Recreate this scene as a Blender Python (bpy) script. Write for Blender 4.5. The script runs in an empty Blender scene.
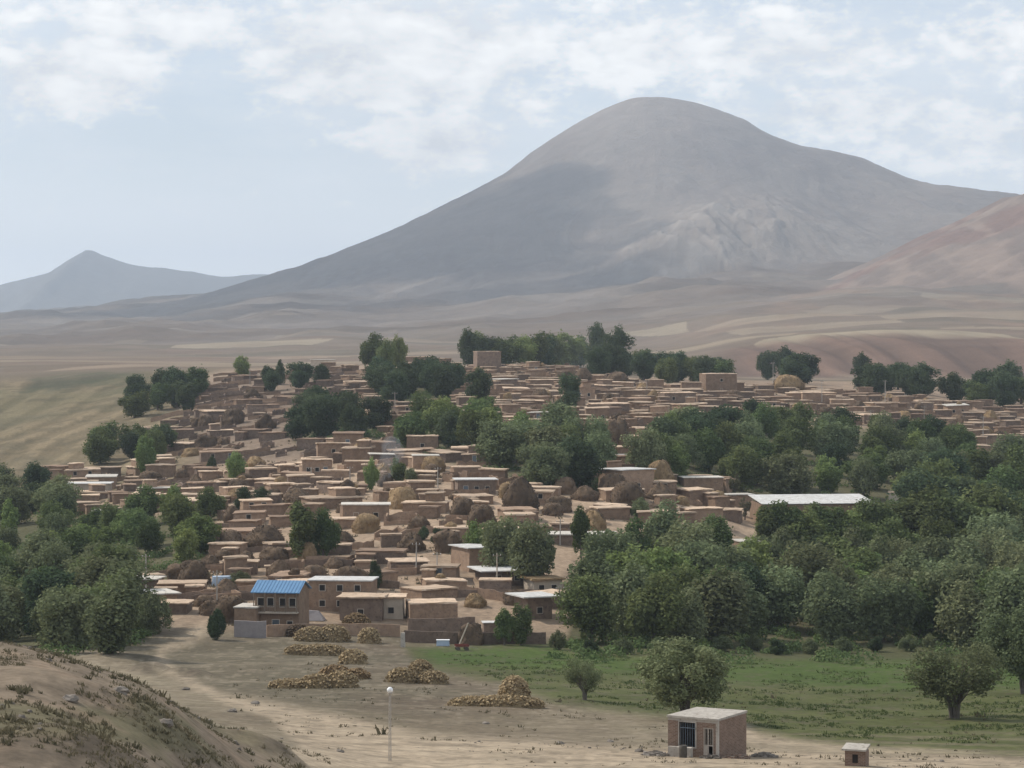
import bpy, math, random
import numpy as np
C = bpy.context.scene.collection
sc = bpy.context.scene
R = math.radians
F = 2600.0            # focal length in pixels of the 1024 px wide frame
F0 = 1407.0; S = F/F0 # the height tables below are written in depth units of S metres
HY = 345.0            # image row of eye level
# ------------------------------------------------------------------ camera, sky, sun, exposure
cam = bpy.data.cameras.new('camera'); camo = bpy.data.objects.new('camera', cam); C.objects.link(camo)
cam.sensor_width = 36.0; cam.lens = F/1024*36; cam.clip_start = 0.5; cam.clip_end = 60000
camo.location = (0, 0, 0); camo.rotation_euler = (R(90), 0, 0); cam.shift_y = (HY-384)/1024
sc.camera = camo
SUN_EL = R(43); SUN_AZ = R(-62)      # azimuth clockwise from +Y: sun to the left, a little beyond the village
sc.view_settings.view_transform = 'Standard'; sc.view_settings.look = 'None'
sc.view_settings.exposure = -0.30; sc.view_settings.gamma = 1.0; sc.view_settings.use_curve_mapping = False
sc.render.engine = 'CYCLES'
sc.cycles.max_bounces = 5; sc.cycles.diffuse_bounces = 3; sc.cycles.volume_bounces = 1
sc.cycles.transmission_bounces = 2; sc.cycles.glossy_bounces = 1
sc.cycles.use_denoising = True
sc.cycles.sample_clamp_indirect = 4.0
try: sc.cycles.denoiser = 'OPENIMAGEDENOISE'
except Exception: pass
world = bpy.data.worlds.new('World'); sc.world = world; world.use_nodes = True
def build_world():
    nt = world.node_tree; N = nt.nodes; L = nt.links; N.clear()
    out = N.new('ShaderNodeOutputWorld'); bg = N.new('ShaderNodeBackground')
    sky = N.new('ShaderNodeTexSky'); sky.sky_type = 'NISHITA'; sky.sun_disc = False
    sky.sun_elevation = SUN_EL; sky.sun_rotation = SUN_AZ
    sky.altitude = 1500; sky.air_density = 1.0; sky.dust_density = 1.6; sky.ozone_density = 1.0
    tc = N.new('ShaderNodeTexCoord')
    def math_(op, a, b=None, c=None):
        m = N.new('ShaderNodeMath'); m.operation = op
        for i, v in enumerate((a, b, c)):
            if v is None: continue
            if hasattr(v, 'is_output'): L.new(v, m.inputs[i])
            else: m.inputs[i].default_value = v
        return m.outputs[0]
    def noise(scale, detail, mul):
        vm = N.new('ShaderNodeVectorMath'); vm.operation = 'MULTIPLY'; L.new(tc.outputs['Generated'], vm.inputs[0])
        vm.inputs[1].default_value = mul
        n = N.new('ShaderNodeTexNoise'); n.inputs['Scale'].default_value = scale; n.inputs['Detail'].default_value = detail
        n.inputs['Roughness'].default_value = 0.6
        L.new(vm.outputs[0], n.inputs['Vector']); return n.outputs['Fac']
    n1 = noise(44, 8, (1, 1, 1.9)); n2 = noise(13, 5, (1, 1, 3.4)); n3 = noise(120, 5, (1, 1, 1.5))
    total = None
    # cloud banks: centre of each (pixel column, pixel row), half width, half height (as directions), weight
    for (px, py, sx, sy, w) in ((70, 78, 90, 40, 1.35), (170, 25, 220, 60, .8), (400, 50, 190, 70, 1.35), (432, 140, 80, 36, 1.35),
                                (790, 50, 190, 50, .85), (640, 50, 180, 60, .75), (850, 110, 220, 40, .8), (990, 130, 140, 50, .7), (1000, 40, 160, 50, .65),
                                (520, 108, 110, 24, .7), (-150, 20, 200, 80, .8), (1250, 60, 250, 90, .7)):
        v = np.array([(px-512)/F, 1, (HY-py)/F]); nv = np.linalg.norm(v); v = v/nv
        s = N.new('ShaderNodeVectorMath'); s.operation = 'SUBTRACT'; L.new(tc.outputs['Generated'], s.inputs[0]); s.inputs[1].default_value = tuple(v)
        m = N.new('ShaderNodeVectorMath'); m.operation = 'MULTIPLY'; L.new(s.outputs[0], m.inputs[0])
        m.inputs[1].default_value = (F/sx, F/sx*0.6, F/sy)
        ln = N.new('ShaderNodeVectorMath'); ln.operation = 'LENGTH'; L.new(m.outputs[0], ln.inputs[0])
        d = math_('MULTIPLY_ADD', ln.outputs['Value'], -1.0, 1.35)
        d = math_('MULTIPLY', math_('MAXIMUM', d, 0.0), w)
        total = d if total is None else math_('MAXIMUM', total, d)
    nn = math_('ADD', math_('MULTIPLY_ADD', n1, 2.6, -1.3), math_('MULTIPLY_ADD', n3, 1.0, -.5))
    dens = math_('ADD', total, nn)
    ss = N.new('ShaderNodeMapRange'); ss.interpolation_type = 'SMOOTHSTEP'; L.new(dens, ss.inputs['Value'])
    ss.inputs['From Min'].default_value = 0.2; ss.inputs['From Max'].default_value = 1.0
    # thin high veil everywhere
    veil = N.new('ShaderNodeMapRange'); L.new(n2, veil.inputs['Value']); veil.inputs['From Min'].default_value = .38; veil.inputs['From Max'].default_value = .62
    veil.inputs['To Min'].default_value = 0.6; veil.inputs['To Max'].default_value = 0.85
    mx = N.new('ShaderNodeMix'); mx.data_type = 'RGBA'; L.new(veil.outputs[0], mx.inputs['Factor'])
    L.new(sky.outputs[0], mx.inputs['A']); mx.inputs['B'].default_value = (7.9, 8.4, 8.9, 1)
    sz = N.new('ShaderNodeSeparateXYZ'); L.new(tc.outputs['Generated'], sz.inputs[0]); gl = N.new('ShaderNodeMapRange'); gl.interpolation_type = 'SMOOTHSTEP'; L.new(sz.outputs[2], gl.inputs['Value']); gl.inputs['From Min'].default_value = .0; gl.inputs['From Max'].default_value = .085; gl.inputs['To Min'].default_value = .95; gl.inputs['To Max'].default_value = 0
    mg = N.new('ShaderNodeMix'); mg.data_type = 'RGBA'; L.new(gl.outputs[0], mg.inputs['Factor']); L.new(mx.outputs['Result'], mg.inputs['A']); mg.inputs['B'].default_value = (12.2, 12.5, 12.6, 1); mx = mg
    mx2 = N.new('ShaderNodeMix'); mx2.data_type = 'RGBA'
    L.new(math_('MULTIPLY', ss.outputs[0], 0.95), mx2.inputs['Factor']); L.new(mx.outputs['Result'], mx2.inputs['A'])
    cr = N.new('ShaderNodeMix'); cr.data_type = 'RGBA'; cmr = N.new('ShaderNodeMapRange'); L.new(n1, cmr.inputs['Value']); cmr.inputs['From Min'].default_value = .36; cmr.inputs['From Max'].default_value = .64; L.new(cmr.outputs[0], cr.inputs['Factor'])
    cr.inputs['A'].default_value = (7.2, 7.4, 7.6, 1); cr.inputs['B'].default_value = (10.6, 10.55, 10.3, 1)
    L.new(cr.outputs['Result'], mx2.inputs['B'])
    L.new(mx2.outputs['Result'], bg.inputs['Color']); bg.inputs['Strength'].default_value = 0.133
    L.new(bg.outputs[0], out.inputs['Surface'])
build_world()
sl = bpy.data.lights.new('sun', 'SUN'); sl.energy = 4.8; sl.angle = R(0.6); sl.color = (1.0, .93, .83)
so = bpy.data.objects.new('sun', sl); C.objects.link(so)
_d = np.array([math.sin(SUN_AZ)*math.cos(SUN_EL), math.cos(SUN_AZ)*math.cos(SUN_EL), math.sin(SUN_EL)])
import mathutils
so.rotation_euler = mathutils.Vector(_d).to_track_quat('Z', 'Y').to_euler()
so.location = tuple(_d*300)

# ------------------------------------------------------------------ numpy noise
def _hash(ix, iy, seed):
    h = (ix*374761393 + iy*668265263 + seed*1442695041) & 0xffffffff
    h = ((h ^ (h >> 13))*1274126177) & 0xffffffff
    return ((h ^ (h >> 16)) & 0xffff)/65535.0
def vnoise(x, y, seed=0):
    x = np.asarray(x, float); y = np.asarray(y, float)
    ix = np.floor(x).astype(np.int64); iy = np.floor(y).astype(np.int64)
    fx = x-ix; fy = y-iy; fx = fx*fx*(3-2*fx); fy = fy*fy*(3-2*fy)
    a = _hash(ix, iy, seed); b = _hash(ix+1, iy, seed); c = _hash(ix, iy+1, seed); d = _hash(ix+1, iy+1, seed)
    return (a*(1-fx)+b*fx)*(1-fy)+(c*(1-fx)+d*fx)*fy
def fbm(x, y, o=4, seed=0, g=.5):
    s = 0; a = 1; t = 0
    for i in range(o):
        s = s+a*vnoise(x*2**i+17.3*i, y*2**i-9.1*i, seed+i); t += a; a *= g
    return s/t*2-1
def ridged(x, y, o=4, seed=0):
    s = 0; a = 1; t = 0
    for i in range(o):
        s = s+a*(1-np.abs(vnoise(x*2**i+5.1*i, y*2**i+3.7*i, seed+i)*2-1)); t += a; a *= .5
    return s/t
def sstep(a, b, x):
    t = np.clip((x-a)/(b-a), 0, 1); return t*t*(3-2*t)

# ------------------------------------------------------------------ terrain heights
COLS = [-300, 0, 130, 260, 384, 512, 640, 768, 896, 1024, 1324]
def zr(D, *pys): return (D, [-(p-HY)/F0*D for p in pys])
ROWS = [
 (3,   [-2.0]*11),
 (12,  [-4.3, -4.4, -4.6, -5, -5.2, -5.5, -5.5, -5.5, -5.5, -5.6, -5.8]),
 (28,  [-9.6, -10, -10.6, -11.5, -12.3, -12.6, -12.6, -12.6, -12.8, -13, -13]),
 zr(45, 760, 778, 805, 885, 900, 905, 905, 905, 905, 905, 905),
 zr(58, 680, 705, 742, 832, 856, 860, 860, 860, 860, 860, 860),
 zr(70, 628, 650, 684, 775, 820, 825, 825, 825, 825, 825, 825),
 zr(77, 640, 655, 686, 755, 800, 805, 808, 808, 808, 808, 808),
 zr(86, 665, 680, 706, 748, 780, 784, 788, 790, 790, 790, 790),
 zr(98, 685, 695, 715, 738, 758, 764, 767, 768, 770, 771, 771),
 zr(110, 695, 702, 712, 728, 738, 743, 748, 752, 754, 756, 756),
 zr(130, 693, 698, 701, 708, 712, 716, 722, 728, 731, 732, 732),
 zr(160, 676, 680, 681, 682, 684, 688, 694, 698, 701, 702, 702),
 zr(190, 657, 660, 659, 659, 661, 664, 670, 674, 677, 678, 678),
 zr(215, 647, 648, 644, 643, 644, 646, 650, 656, 659, 660, 660),
 zr(225, 642, 643, 630, 632, 634, 637, 643, 651, 654, 655, 655),
 zr(240, 628, 630, 606, 605, 604, 606, 620, 634, 638, 640, 640),
 zr(260, 605, 605, 583, 575, 569, 567, 584, 604, 610, 615, 615),
 zr(300, 565, 562, 543, 527, 515, 510, 518, 548, 560, 571, 571),
 zr(350, 527, 523, 505, 487, 470, 462, 466, 497, 510, 527, 527),
 zr(400, 492, 490, 474, 455, 439, 430, 433, 455, 466, 486, 486),
 zr(450, 468, 464, 451, 428, 414, 407, 410, 427, 436, 452, 452),
 zr(520, 440, 430, 416, 397, 388, 383, 389, 397, 405, 422, 422),
 zr(600, 408, 400, 388, 374, 368, 368, 379, 383, 388, 400, 400),
 zr(700, 386, 378, 371, 367, 364, 364, 377, 380, 382, 390, 390),
 zr(850, 370, 366, 364, 364, 361, 361, 373, 376, 378, 382, 382),
 zr(1000, 363, 361, 360, 360, 357, 356, 361, 350, 342, 345, 345),
 zr(1200, 359, 359, 358, 357, 353, 350, 352, 337, 331, 333, 330),
 zr(1600, 357, 356, 354, 350, 346, 343, 342, 329, 323, 322, 320),
 zr(2200, 352, 350, 345, 340, 335, 332, 325, 311, 306, 306, 300),
 zr(3000, 344, 340, 332, 325, 320, 314, 301, 287, 283, 284, 280),
 zr(4000, 328, 323, 314, 306, 300, 292, 280, 268, 266, 266, 266),
 zr(5500, 320, 316, 306, 298, 292, 287, 276, 266, 266, 266, 266),
 zr(7500, 318, 314, 306, 300, 296, 292, 285, 276, 276, 276, 276),
 zr(10000, 320, 318, 312, 306, 300, 296, 290, 285, 285, 285, 285),
 zr(14500, 330, 328, 325, 320, 315, 312, 305, 300, 300, 300, 300)]
def pchip(x, y, q):
    x = np.asarray(x, float); y = np.asarray(y, float); h = np.diff(x); dl = np.diff(y, axis=0)/h.reshape(-1, *([1]*(y.ndim-1)))
    m = np.zeros_like(y)
    a = dl[:-1]; b = dl[1:]; s = (a*b) > 0
    m[1:-1] = np.where(s, 2*a*b/np.where(s, a+b, 1), 0); m[0] = dl[0]; m[-1] = dl[-1]
    i = np.clip(np.searchsorted(x, q)-1, 0, len(x)-2); t = ((q-x[i])/h[i]); sh = (-1,)+(1,)*(y.ndim-1)
    t = t.reshape(sh); hh = h[i].reshape(sh)
    return (2*t**3-3*t**2+1)*y[i]+(t**3-2*t**2+t)*hh*m[i]+(-2*t**3+3*t**2)*y[i+1]+(t**3-t**2)*hh*m[i+1]
_ld = np.log([r[0] for r in ROWS]); _fl = np.linspace(_ld[0], _ld[-1], 900)
_g = pchip(_ld, np.array([r[1] for r in ROWS]), _fl)             # 900 x 11
_fc = np.linspace(COLS[0], COLS[-1], 320)
_G = pchip(np.array(COLS, float), _g.T, _fc).T                    # 900 x 320
for _ in range(3):                                                # soften the joints of the table
    _p = np.pad(_G, 1, mode='edge'); _G = (_p[1:-1, :-2]+_p[1:-1, 2:]+2*_p[1:-1, 1:-1])/4
    _p = np.pad(_G, 1, mode='edge'); _G = (_p[:-2, 1:-1]+_p[2:, 1:-1]+2*_p[1:-1, 1:-1])/4
def base_h(x, y):
    px = np.clip(x/y*F0+512, COLS[0], COLS[-1]); l = np.clip(np.log(y), _fl[0], _fl[-1])
    ci = (px-_fc[0])/(_fc[1]-_fc[0]); ri = (l-_fl[0])/(_fl[1]-_fl[0])
    c0 = np.clip(ci.astype(int), 0, len(_fc)-2); r0 = np.clip(ri.astype(int), 0, len(_fl)-2); fc = ci-c0; fr = ri-r0
    return (_G[r0, c0]*(1-fc)+_G[r0, c0+1]*fc)*(1-fr)+(_G[r0+1, c0]*(1-fc)+_G[r0+1, c0+1]*fc)*fr
def silh(pts, D): return [((p-512)/F0*D, (HY-q)/F0*D) for p, q in pts]
MD = 5200.0; MX = (648-512)/F0*MD
_ml = [(MX-x, h) for x, h in silh([(-60, 345), (100, 332), (200, 301), (270, 280), (330, 260), (400, 231), (460, 201), (500, 178), (540, 148), (580, 122), (610, 107), (630, 100), (648, 98)], MD)][::-1]
_mr = [(x-MX, h) for x, h in silh([(648, 98), (668, 99), (690, 104), (740, 122), (775, 141), (800, 152), (830, 157), (850, 160), (880, 174), (910, 187), (950, 193), (985, 198), (1100, 215), (1300, 260), (1600, 345)], MD)]
_mf = [(0, 912), (150, 885), (400, 740), (800, 460), (1150, 255), (1500, 130), (2000, 20), (2600, -80)]
_far = silh([(-700, 300), (-300, 288), (-60, 290), (0, 284), (30, 275), (60, 268), (75, 257), (90, 250), (100, 256), (130, 265), (160, 267), (200, 272), (230, 276), (262, 274), (330, 280), (420, 310), (520, 345)], 9500.0)
def _ip(x, pts): return np.interp(x, [p[0] for p in pts], [p[1] for p in pts])
def _sip(x, pts, w):       # softened profile
    return (_ip(x-w, pts)+_ip(x+w, pts)+2*_ip(x, pts)+_ip(x-w*.5, pts)+_ip(x+w*.5, pts))/6
def smax(a, b, k):
    m = np.maximum(a, b); return m+k*np.log(np.exp((a-m)/k)+np.exp((b-m)/k))
def far_parts(x, y):
    dx = x-MX; dy = y-MD; r = np.hypot(dx, dy)+1e-6; c = dx/r
    wr = np.clip(c, 0, 1)**1.6; wl = np.clip(-c, 0, 1)**1.6; wf = np.clip(1-wr-wl, 0, 1); s = wr+wl+wf
    m = (wr*_sip(r, _mr, 30)+wl*_sip(r, _ml, 30)+wf*_sip(r, _mf, 60))/s
    ang = np.arctan2(dx, -dy)+fbm(x/700, y/700, 3, 43)*.35
    gul = ridged(ang*9+fbm(x/500, y/500, 3, 40)*.5, r/1500, 4, 5)-.55
    g3 = ridged(ang*26+fbm(x/260, y/260, 3, 41)*.8, r/700, 4, 15)-.55
    m = m-(gul*26+g3*9*sstep(500, 1300, r))*sstep(300, 1200, r)*(1-.6*sstep(.55, .95, np.abs(c)))+fbm(x/260, y/260, 5, 9)*13+(ridged(x/150, y/150, 5, 19)-.5)*14*sstep(100, 500, r)
    # the pale spur on the near right flank
    sx = (x-610-.3*(y-3980))/300; sy = (y-3980)/300
    sp = np.exp(-(sx**2+sy**2)**1.3)
    g2 = ridged(x/80+y/260+fbm(x/160, y/160, 3, 3)*.9, y/300, 4, 22)-.5
    m = m+sp*(120+42*g2)+sp*fbm(x/110, y/110, 4, 45)*26
    # far range
    fx = _sip(x, _far, 25)+fbm(x/350, y/350, 4, 60)*34
    fr = fx-((np.abs(y-9500)/1500)**1.25)*430-ridged(x/420, y/900, 3, 31)*80*sstep(0, 900, np.abs(y-9500))
    # right hill
    hx = x-1560; hy = y-3050; hr = np.hypot(hx, hy*1.15)
    rh = np.interp(hr, [0, 200, 480, 620, 860, 1060, 1400, 1900], [400, 380, 322, 250, 150, 70, -40, -260])
    rh = rh+fbm(x/170, y/170, 4, 70)*13-(ridged(np.arctan2(hx, -hy)*7, hr/900, 3, 77)-.5)*34
    return m, fr, rh
def H(x, y, parts=False):
    x = np.asarray(x, float); y = np.maximum(np.asarray(y, float)/S, 1.0)
    b = base_h(x, y); lo, hi = y.min(), y.max()
    px = x/y*F0+512; py = HY-b/y*F0
    amp = np.interp(y, [3, 40, 90, 130, 230, 560, 900, 1600, 3000, 6000, 14000], [.2, .6, .45, .5, .35, .8, 2.5, 10, 26, 40, 60])
    wl = np.interp(y, [3, 100, 600, 1500, 4000], [9, 18, 60, 260, 600])
    n = fbm(x/40, y/40, 3, 1)*np.interp(y, [3, 300, 900, 1500], [.35, .8, .8, 0]) + fbm(x/7, y/7, 3, 2)*np.interp(y, [3, 60, 120, 240, 500], [.16, .28, .16, .12, 0])
    if hi > 700: n = n+fbm(x/330, y/330, 4, 6)*np.interp(y, [700, 1300, 3000, 14000], [0, 9, 30, 40])+(ridged(x/420+y/900, y/260, 4, 44)-.5)*np.interp(y, [900, 1500, 2600, 4200, 7000], [0, 12, 46, 60, 0])
    # gullies in the red bank beyond the right of the village
    bank = sstep(690, 800, px)*sstep(840, 900, y)*(1-sstep(1050, 1180, y))
    if bank.any(): n = n-bank*(ridged(x/34, y/300, 3, 13)-.5)*9
    # furrows of the hillside field on the left
    fld = (1-sstep(150, 260, px))*sstep(380, 430, y)*(1-sstep(600, 680, y))
    if fld.any(): n = n+fld*np.sin(((py+.55*px)/15.0+fbm(x/60, y/60, 2, 8)*.7)*4.6)*.35
    # knolls and banks on the near left slope
    for (kx, ky, kr, kh) in () if lo > 215 else ((265, 79, 2.1, .9), (95, 52, 2.4, .7), (210, 88, 3, .5), (30, 50, 3, .6), (150, 176, 2.6, 1.2), (178, 172, 2.2, .9), (200, 171, 1.5, .6), (45, 63, 3, .5), (160, 64, 3, .45), (120, 190, 6, 1.0)):
        X = (kx-512)/F0*ky; n = n+kh*np.exp(-(((x-X)/kr)**2+((y-ky)/(kr*.8))**2)**1.5)
    z = b+n
    if not parts and y.max() < 1500: return b+n
    m, fr, rh = far_parts(x, y)
    w = sstep(1500, 2300, y)
    far = smax(smax(smax(z, m, 9.0), fr, 14.0), rh, 9.0)
    out = z*(1-w)+far*w
    return (out, m, fr, rh, z) if parts else out
def h1(x, y): return float(H(np.array([x]), np.array([y]))[0])
_Ds = np.exp(np.linspace(math.log(40), math.log(1200), 700))
_PX = np.arange(-420.0, 1440.0, 2.0); _UU, _DD = np.meshgrid((_PX-512)/F0, _Ds, indexing='ij'); _ROWS = HY-H(_UU*_DD, _DD*S)/_DD*F0
def at(px, py):
    """The ground point seen at image column px and row py: first crossing along that sight line."""
    u = (px-512)/F0; q = min(max((px-_PX[0])/2, 0), len(_PX)-1.001); q0 = int(q); rows = _ROWS[q0]*(1-q+q0)+_ROWS[q0+1]*(q-q0)
    k0 = 0 if (py > 672 or px > 320) else int(np.searchsorted(_Ds, 110))
    hit = np.nonzero((rows[k0:-1] >= py) & (rows[k0+1:] < py))[0]
    i = k0+int(hit[0]) if len(hit) else int(np.argmin(np.abs(rows-py)))
    i1 = min(i+1, len(_Ds)-1); t = 0 if rows[i] == rows[i1] else min(max((rows[i]-py)/(rows[i]-rows[i1]), 0), 1)
    D = _Ds[i]*(1-t)+_Ds[i1]*t
    return u*D, D*S
def at_far(px, py, dmin):
    u = (px-512)/F0; ds = _Ds[_Ds > dmin]; z = H(u*ds, ds*S); rows = HY-z/ds*F0
    i = int(np.argmin(np.abs(rows-py))); return u*ds[i], ds[i]*S
def to_px(x, y, z): return x/y*F+512, HY-z/y*F
def sdf(px, py, poly):
    """signed distance to a polygon, positive inside"""
    px = np.asarray(px, float); py = np.asarray(py, float); d = np.full(px.shape, 1e9); ins = np.zeros(px.shape, bool)
    n = len(poly)
    for i in range(n):
        ax, ay = poly[i]; bx, by = poly[(i+1) % n]; ex, ey = bx-ax, by-ay
        t = np.clip(((px-ax)*ex+(py-ay)*ey)/(ex*ex+ey*ey+1e-9), 0, 1)
        d = np.minimum(d, np.hypot(px-ax-t*ex, py-ay-t*ey))
        if ay != by: ins ^= ((ay > py) != (by > py)) & (px < (bx-ax)*(py-ay)/(by-ay)+ax)
    return np.where(ins, d, -d)

# ------------------------------------------------------------------ materials
def new_mat(name):
    m = bpy.data.materials.new(name); m.use_nodes = True; N = m.node_tree.nodes; b = N.get('Principled BSDF')
    b.inputs['Roughness'].default_value = .95; b.inputs['Specular IOR Level'].default_value = .15
    return m, N, m.node_tree.links, b
def mat(name, c1, c2, scale=3.0, rand=.12, rough=.95, bump=0.0, detail=6, stretch=(1, 1, 1), spec=.15, fleck=None, bscale=None):
    """two-tone noise material with a slight random value for each object"""
    m, N, L, b = new_mat(name)
    tc = N.new('ShaderNodeTexCoord'); mp = N.new('ShaderNodeMapping'); mp.inputs['Scale'].default_value = stretch
    oi = N.new('ShaderNodeObjectInfo'); add = N.new('ShaderNodeVectorMath'); add.operation = 'ADD'
    cv = N.new('ShaderNodeVectorMath'); cv.operation = 'SCALE'; cv.inputs['Scale'].default_value = 1.0
    cx = N.new('ShaderNodeCombineXYZ'); mm = N.new('ShaderNodeMath'); mm.operation = 'MULTIPLY'; mm.inputs[1].default_value = 57.0
    L.new(oi.outputs['Random'], mm.inputs[0]); L.new(mm.outputs[0], cx.inputs[0]); L.new(mm.outputs[0], cx.inputs[1])
    L.new(tc.outputs['Object'], mp.inputs[0]); L.new(mp.outputs[0], add.inputs[0]); L.new(cx.outputs[0], add.inputs[1])
    n = N.new('ShaderNodeTexNoise'); n.inputs['Scale'].default_value = scale; n.inputs['Detail'].default_value = detail; n.inputs['Roughness'].default_value = .65
    L.new(add.outputs[0], n.inputs['Vector'])
    mr = N.new('ShaderNodeMapRange'); mr.inputs['From Min'].default_value = .34; mr.inputs['From Max'].default_value = .66; L.new(n.outputs['Fac'], mr.inputs['Value'])
    mx = N.new('ShaderNodeMix'); mx.data_type = 'RGBA'; mx.inputs['A'].default_value = (*c1, 1); mx.inputs['B'].default_value = (*c2, 1); L.new(mr.outputs[0], mx.inputs['Factor'])
    res = mx.outputs['Result']
    if fleck:
        f2 = N.new('ShaderNodeTexNoise'); f2.inputs['Scale'].default_value = fleck[1]; f2.inputs['Detail'].default_value = 3; L.new(add.outputs[0], f2.inputs['Vector'])
        fr = N.new('ShaderNodeMapRange'); fr.inputs['From Min'].default_value = .56; fr.inputs['From Max'].default_value = .68; L.new(f2.outputs['Fac'], fr.inputs['Value'])
        m2 = N.new('ShaderNodeMix'); m2.data_type = 'RGBA'; L.new(fr.outputs[0], m2.inputs['Factor']); L.new(res, m2.inputs['A']); m2.inputs['B'].default_value = (*fleck[0], 1); res = m2.outputs['Result']
    hs = N.new('ShaderNodeHueSaturation'); r2 = N.new('ShaderNodeMapRange'); L.new(oi.outputs['Random'], r2.inputs['Value'])
    r2.inputs['To Min'].default_value = 1-rand; r2.inputs['To Max'].default_value = 1+rand
    L.new(r2.outputs[0], hs.inputs['Value']); L.new(res, hs.inputs['Color']); L.new(hs.outputs[0], b.inputs['Base Color'])
    b.inputs['Roughness'].default_value = rough; b.inputs['Specular IOR Level'].default_value = spec
    if bump:
        bp = N.new('ShaderNodeBump'); bp.inputs['Strength'].default_value = bump; bp.inputs['Distance'].default_value = .15
        src = n
        if bscale:
            src = N.new('ShaderNodeTexNoise'); src.inputs['Scale'].default_value = bscale; src.inputs['Detail'].default_value = 4; L.new(add.outputs[0], src.inputs['Vector'])
        L.new(src.outputs['Fac'], bp.inputs['Height']); L.new(bp.outputs[0], b.inputs['Normal'])
    return m
M = {}
# ------------------------------------------------------------------ object helpers
def tag(o, label=None, cat=None, group=None, kind=None):
    if label: o['label'] = label
    if cat: o['category'] = cat
    if group: o['group'] = group
    if kind: o['kind'] = kind
    return o
def mesh_np(name, v, f, mats, mi=None, smooth=False, attr=None):
    """mesh from arrays: v (n,3), f (m,k) with one k"""
    me = bpy.data.meshes.new(name); v = np.asarray(v, np.float32); f = np.asarray(f, np.int32); k = f.shape[1]
    me.vertices.add(len(v)); me.vertices.foreach_set('co', v.ravel())
    me.loops.add(f.size); me.loops.foreach_set('vertex_index', f.ravel())
    me.polygons.add(len(f)); me.polygons.foreach_set('loop_start', np.arange(0, f.size, k, dtype=np.int32)); me.polygons.foreach_set('loop_total', np.full(len(f), k, np.int32))
    for m in (mats if isinstance(mats, (list, tuple)) else [mats]): me.materials.append(m)
    if mi is not None: me.polygons.foreach_set('material_index', np.asarray(mi, np.int32))
    if smooth: me.polygons.foreach_set('use_smooth', np.ones(len(f), bool))
    me.update(calc_edges=True)
    if attr is not None:
        for an, arr in attr.items():
            ca = me.color_attributes.new(an, 'FLOAT_COLOR', 'POINT'); a = np.ones((len(v), 4), np.float32); a[:, :3] = arr; ca.data.foreach_set('color', a.ravel())
    return me
def link(name, me, parent=None, loc=(0, 0, 0), rz=0.0):
    o = bpy.data.objects.new(name, me); C.objects.link(o); o.location = loc; o.rotation_euler = (0, 0, rz)
    if parent is not None: o.parent = parent
    return o
def empty(name, loc, rz=0.0, scale=None):
    o = bpy.data.objects.new(name, None); C.objects.link(o); o.location = loc; o.rotation_euler = (0, 0, rz); o.empty_display_size = .5
    if scale: o.scale = scale
    return o
class MB:
    def __init__(s): s.v = []; s.f = []
    def add(s, vs, fs):
        n = len(s.v); s.v += [tuple(p) for p in vs]; s.f += [tuple(i+n for i in f) for f in fs]; return s
    def box(s, x0, x1, y0, y1, z0, z1, taper=0.0, jit=0.0, rnd=None):
        t = taper
        vs = [(x0, y0, z0), (x1, y0, z0), (x1, y1, z0), (x0, y1, z0), (x0+t, y0+t, z1), (x1-t, y0+t, z1), (x1-t, y1-t, z1), (x0+t, y1-t, z1)]
        if jit: vs = [(a+rnd.uniform(-jit, jit), b+rnd.uniform(-jit, jit), c+(rnd.uniform(-jit, jit) if i > 3 else 0)) for i, (a, b, c) in enumerate(vs)]
        return s.add(vs, [(3, 2, 1, 0), (4, 5, 6, 7), (0, 1, 5, 4), (1, 2, 6, 5), (2, 3, 7, 6), (3, 0, 4, 7)])
    def tube(s, p0, p1, r0, r1, n=8):
        p0 = mathutils.Vector(p0); p1 = mathutils.Vector(p1); d = (p1-p0).normalized()
        a = d.orthogonal().normalized(); b = d.cross(a)
        vs = []
        for p, r in ((p0, r0), (p1, r1)):
            for i in range(n):
                t = 2*math.pi*i/n; vs.append(p+a*math.cos(t)*r+b*math.sin(t)*r)
        fs = [(i, (i+1) % n, n+(i+1) % n, n+i) for i in range(n)]+[tuple(range(n))[::-1], tuple(range(n, 2*n))]
        return s.add(vs, fs)
    def ball(s, c, r, n=12, m=8, sz=1.0):
        vs = [(c[0], c[1], c[2]+r*sz)]
        for j in range(1, m):
            for i in range(n):
                a = math.pi*j/m; t = 2*math.pi*i/n; vs.append((c[0]+r*math.sin(a)*math.cos(t), c[1]+r*math.sin(a)*math.sin(t), c[2]+r*math.cos(a)*sz))
        vs.append((c[0], c[1], c[2]-r*sz)); fs = [(0, 1+i, 1+(i+1) % n) for i in range(n)]
        for j in range(m-2):
            for i in range(n): fs.append((1+j*n+i, 1+(j+1)*n+i, 1+(j+1)*n+(i+1) % n, 1+j*n+(i+1) % n))
        e = len(vs)-1; fs += [(e, 1+(m-2)*n+(i+1) % n, 1+(m-2)*n+i) for i in range(n)]
        return s.add(vs, fs)
    def mesh(s, name, m, smooth=False):
        me = bpy.data.meshes.new(name); me.from_pydata(s.v, [], s.f)
        for q in (m if isinstance(m, (list, tuple)) else [m]): me.materials.append(q)
        if smooth:
            for p in me.polygons: p.use_smooth = True
        me.update(); return me
    def build(s, name, m, parent=None, loc=(0, 0, 0), rz=0.0, smooth=False): return link(name, s.mesh(name, m, smooth), parent, loc, rz)

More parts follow.
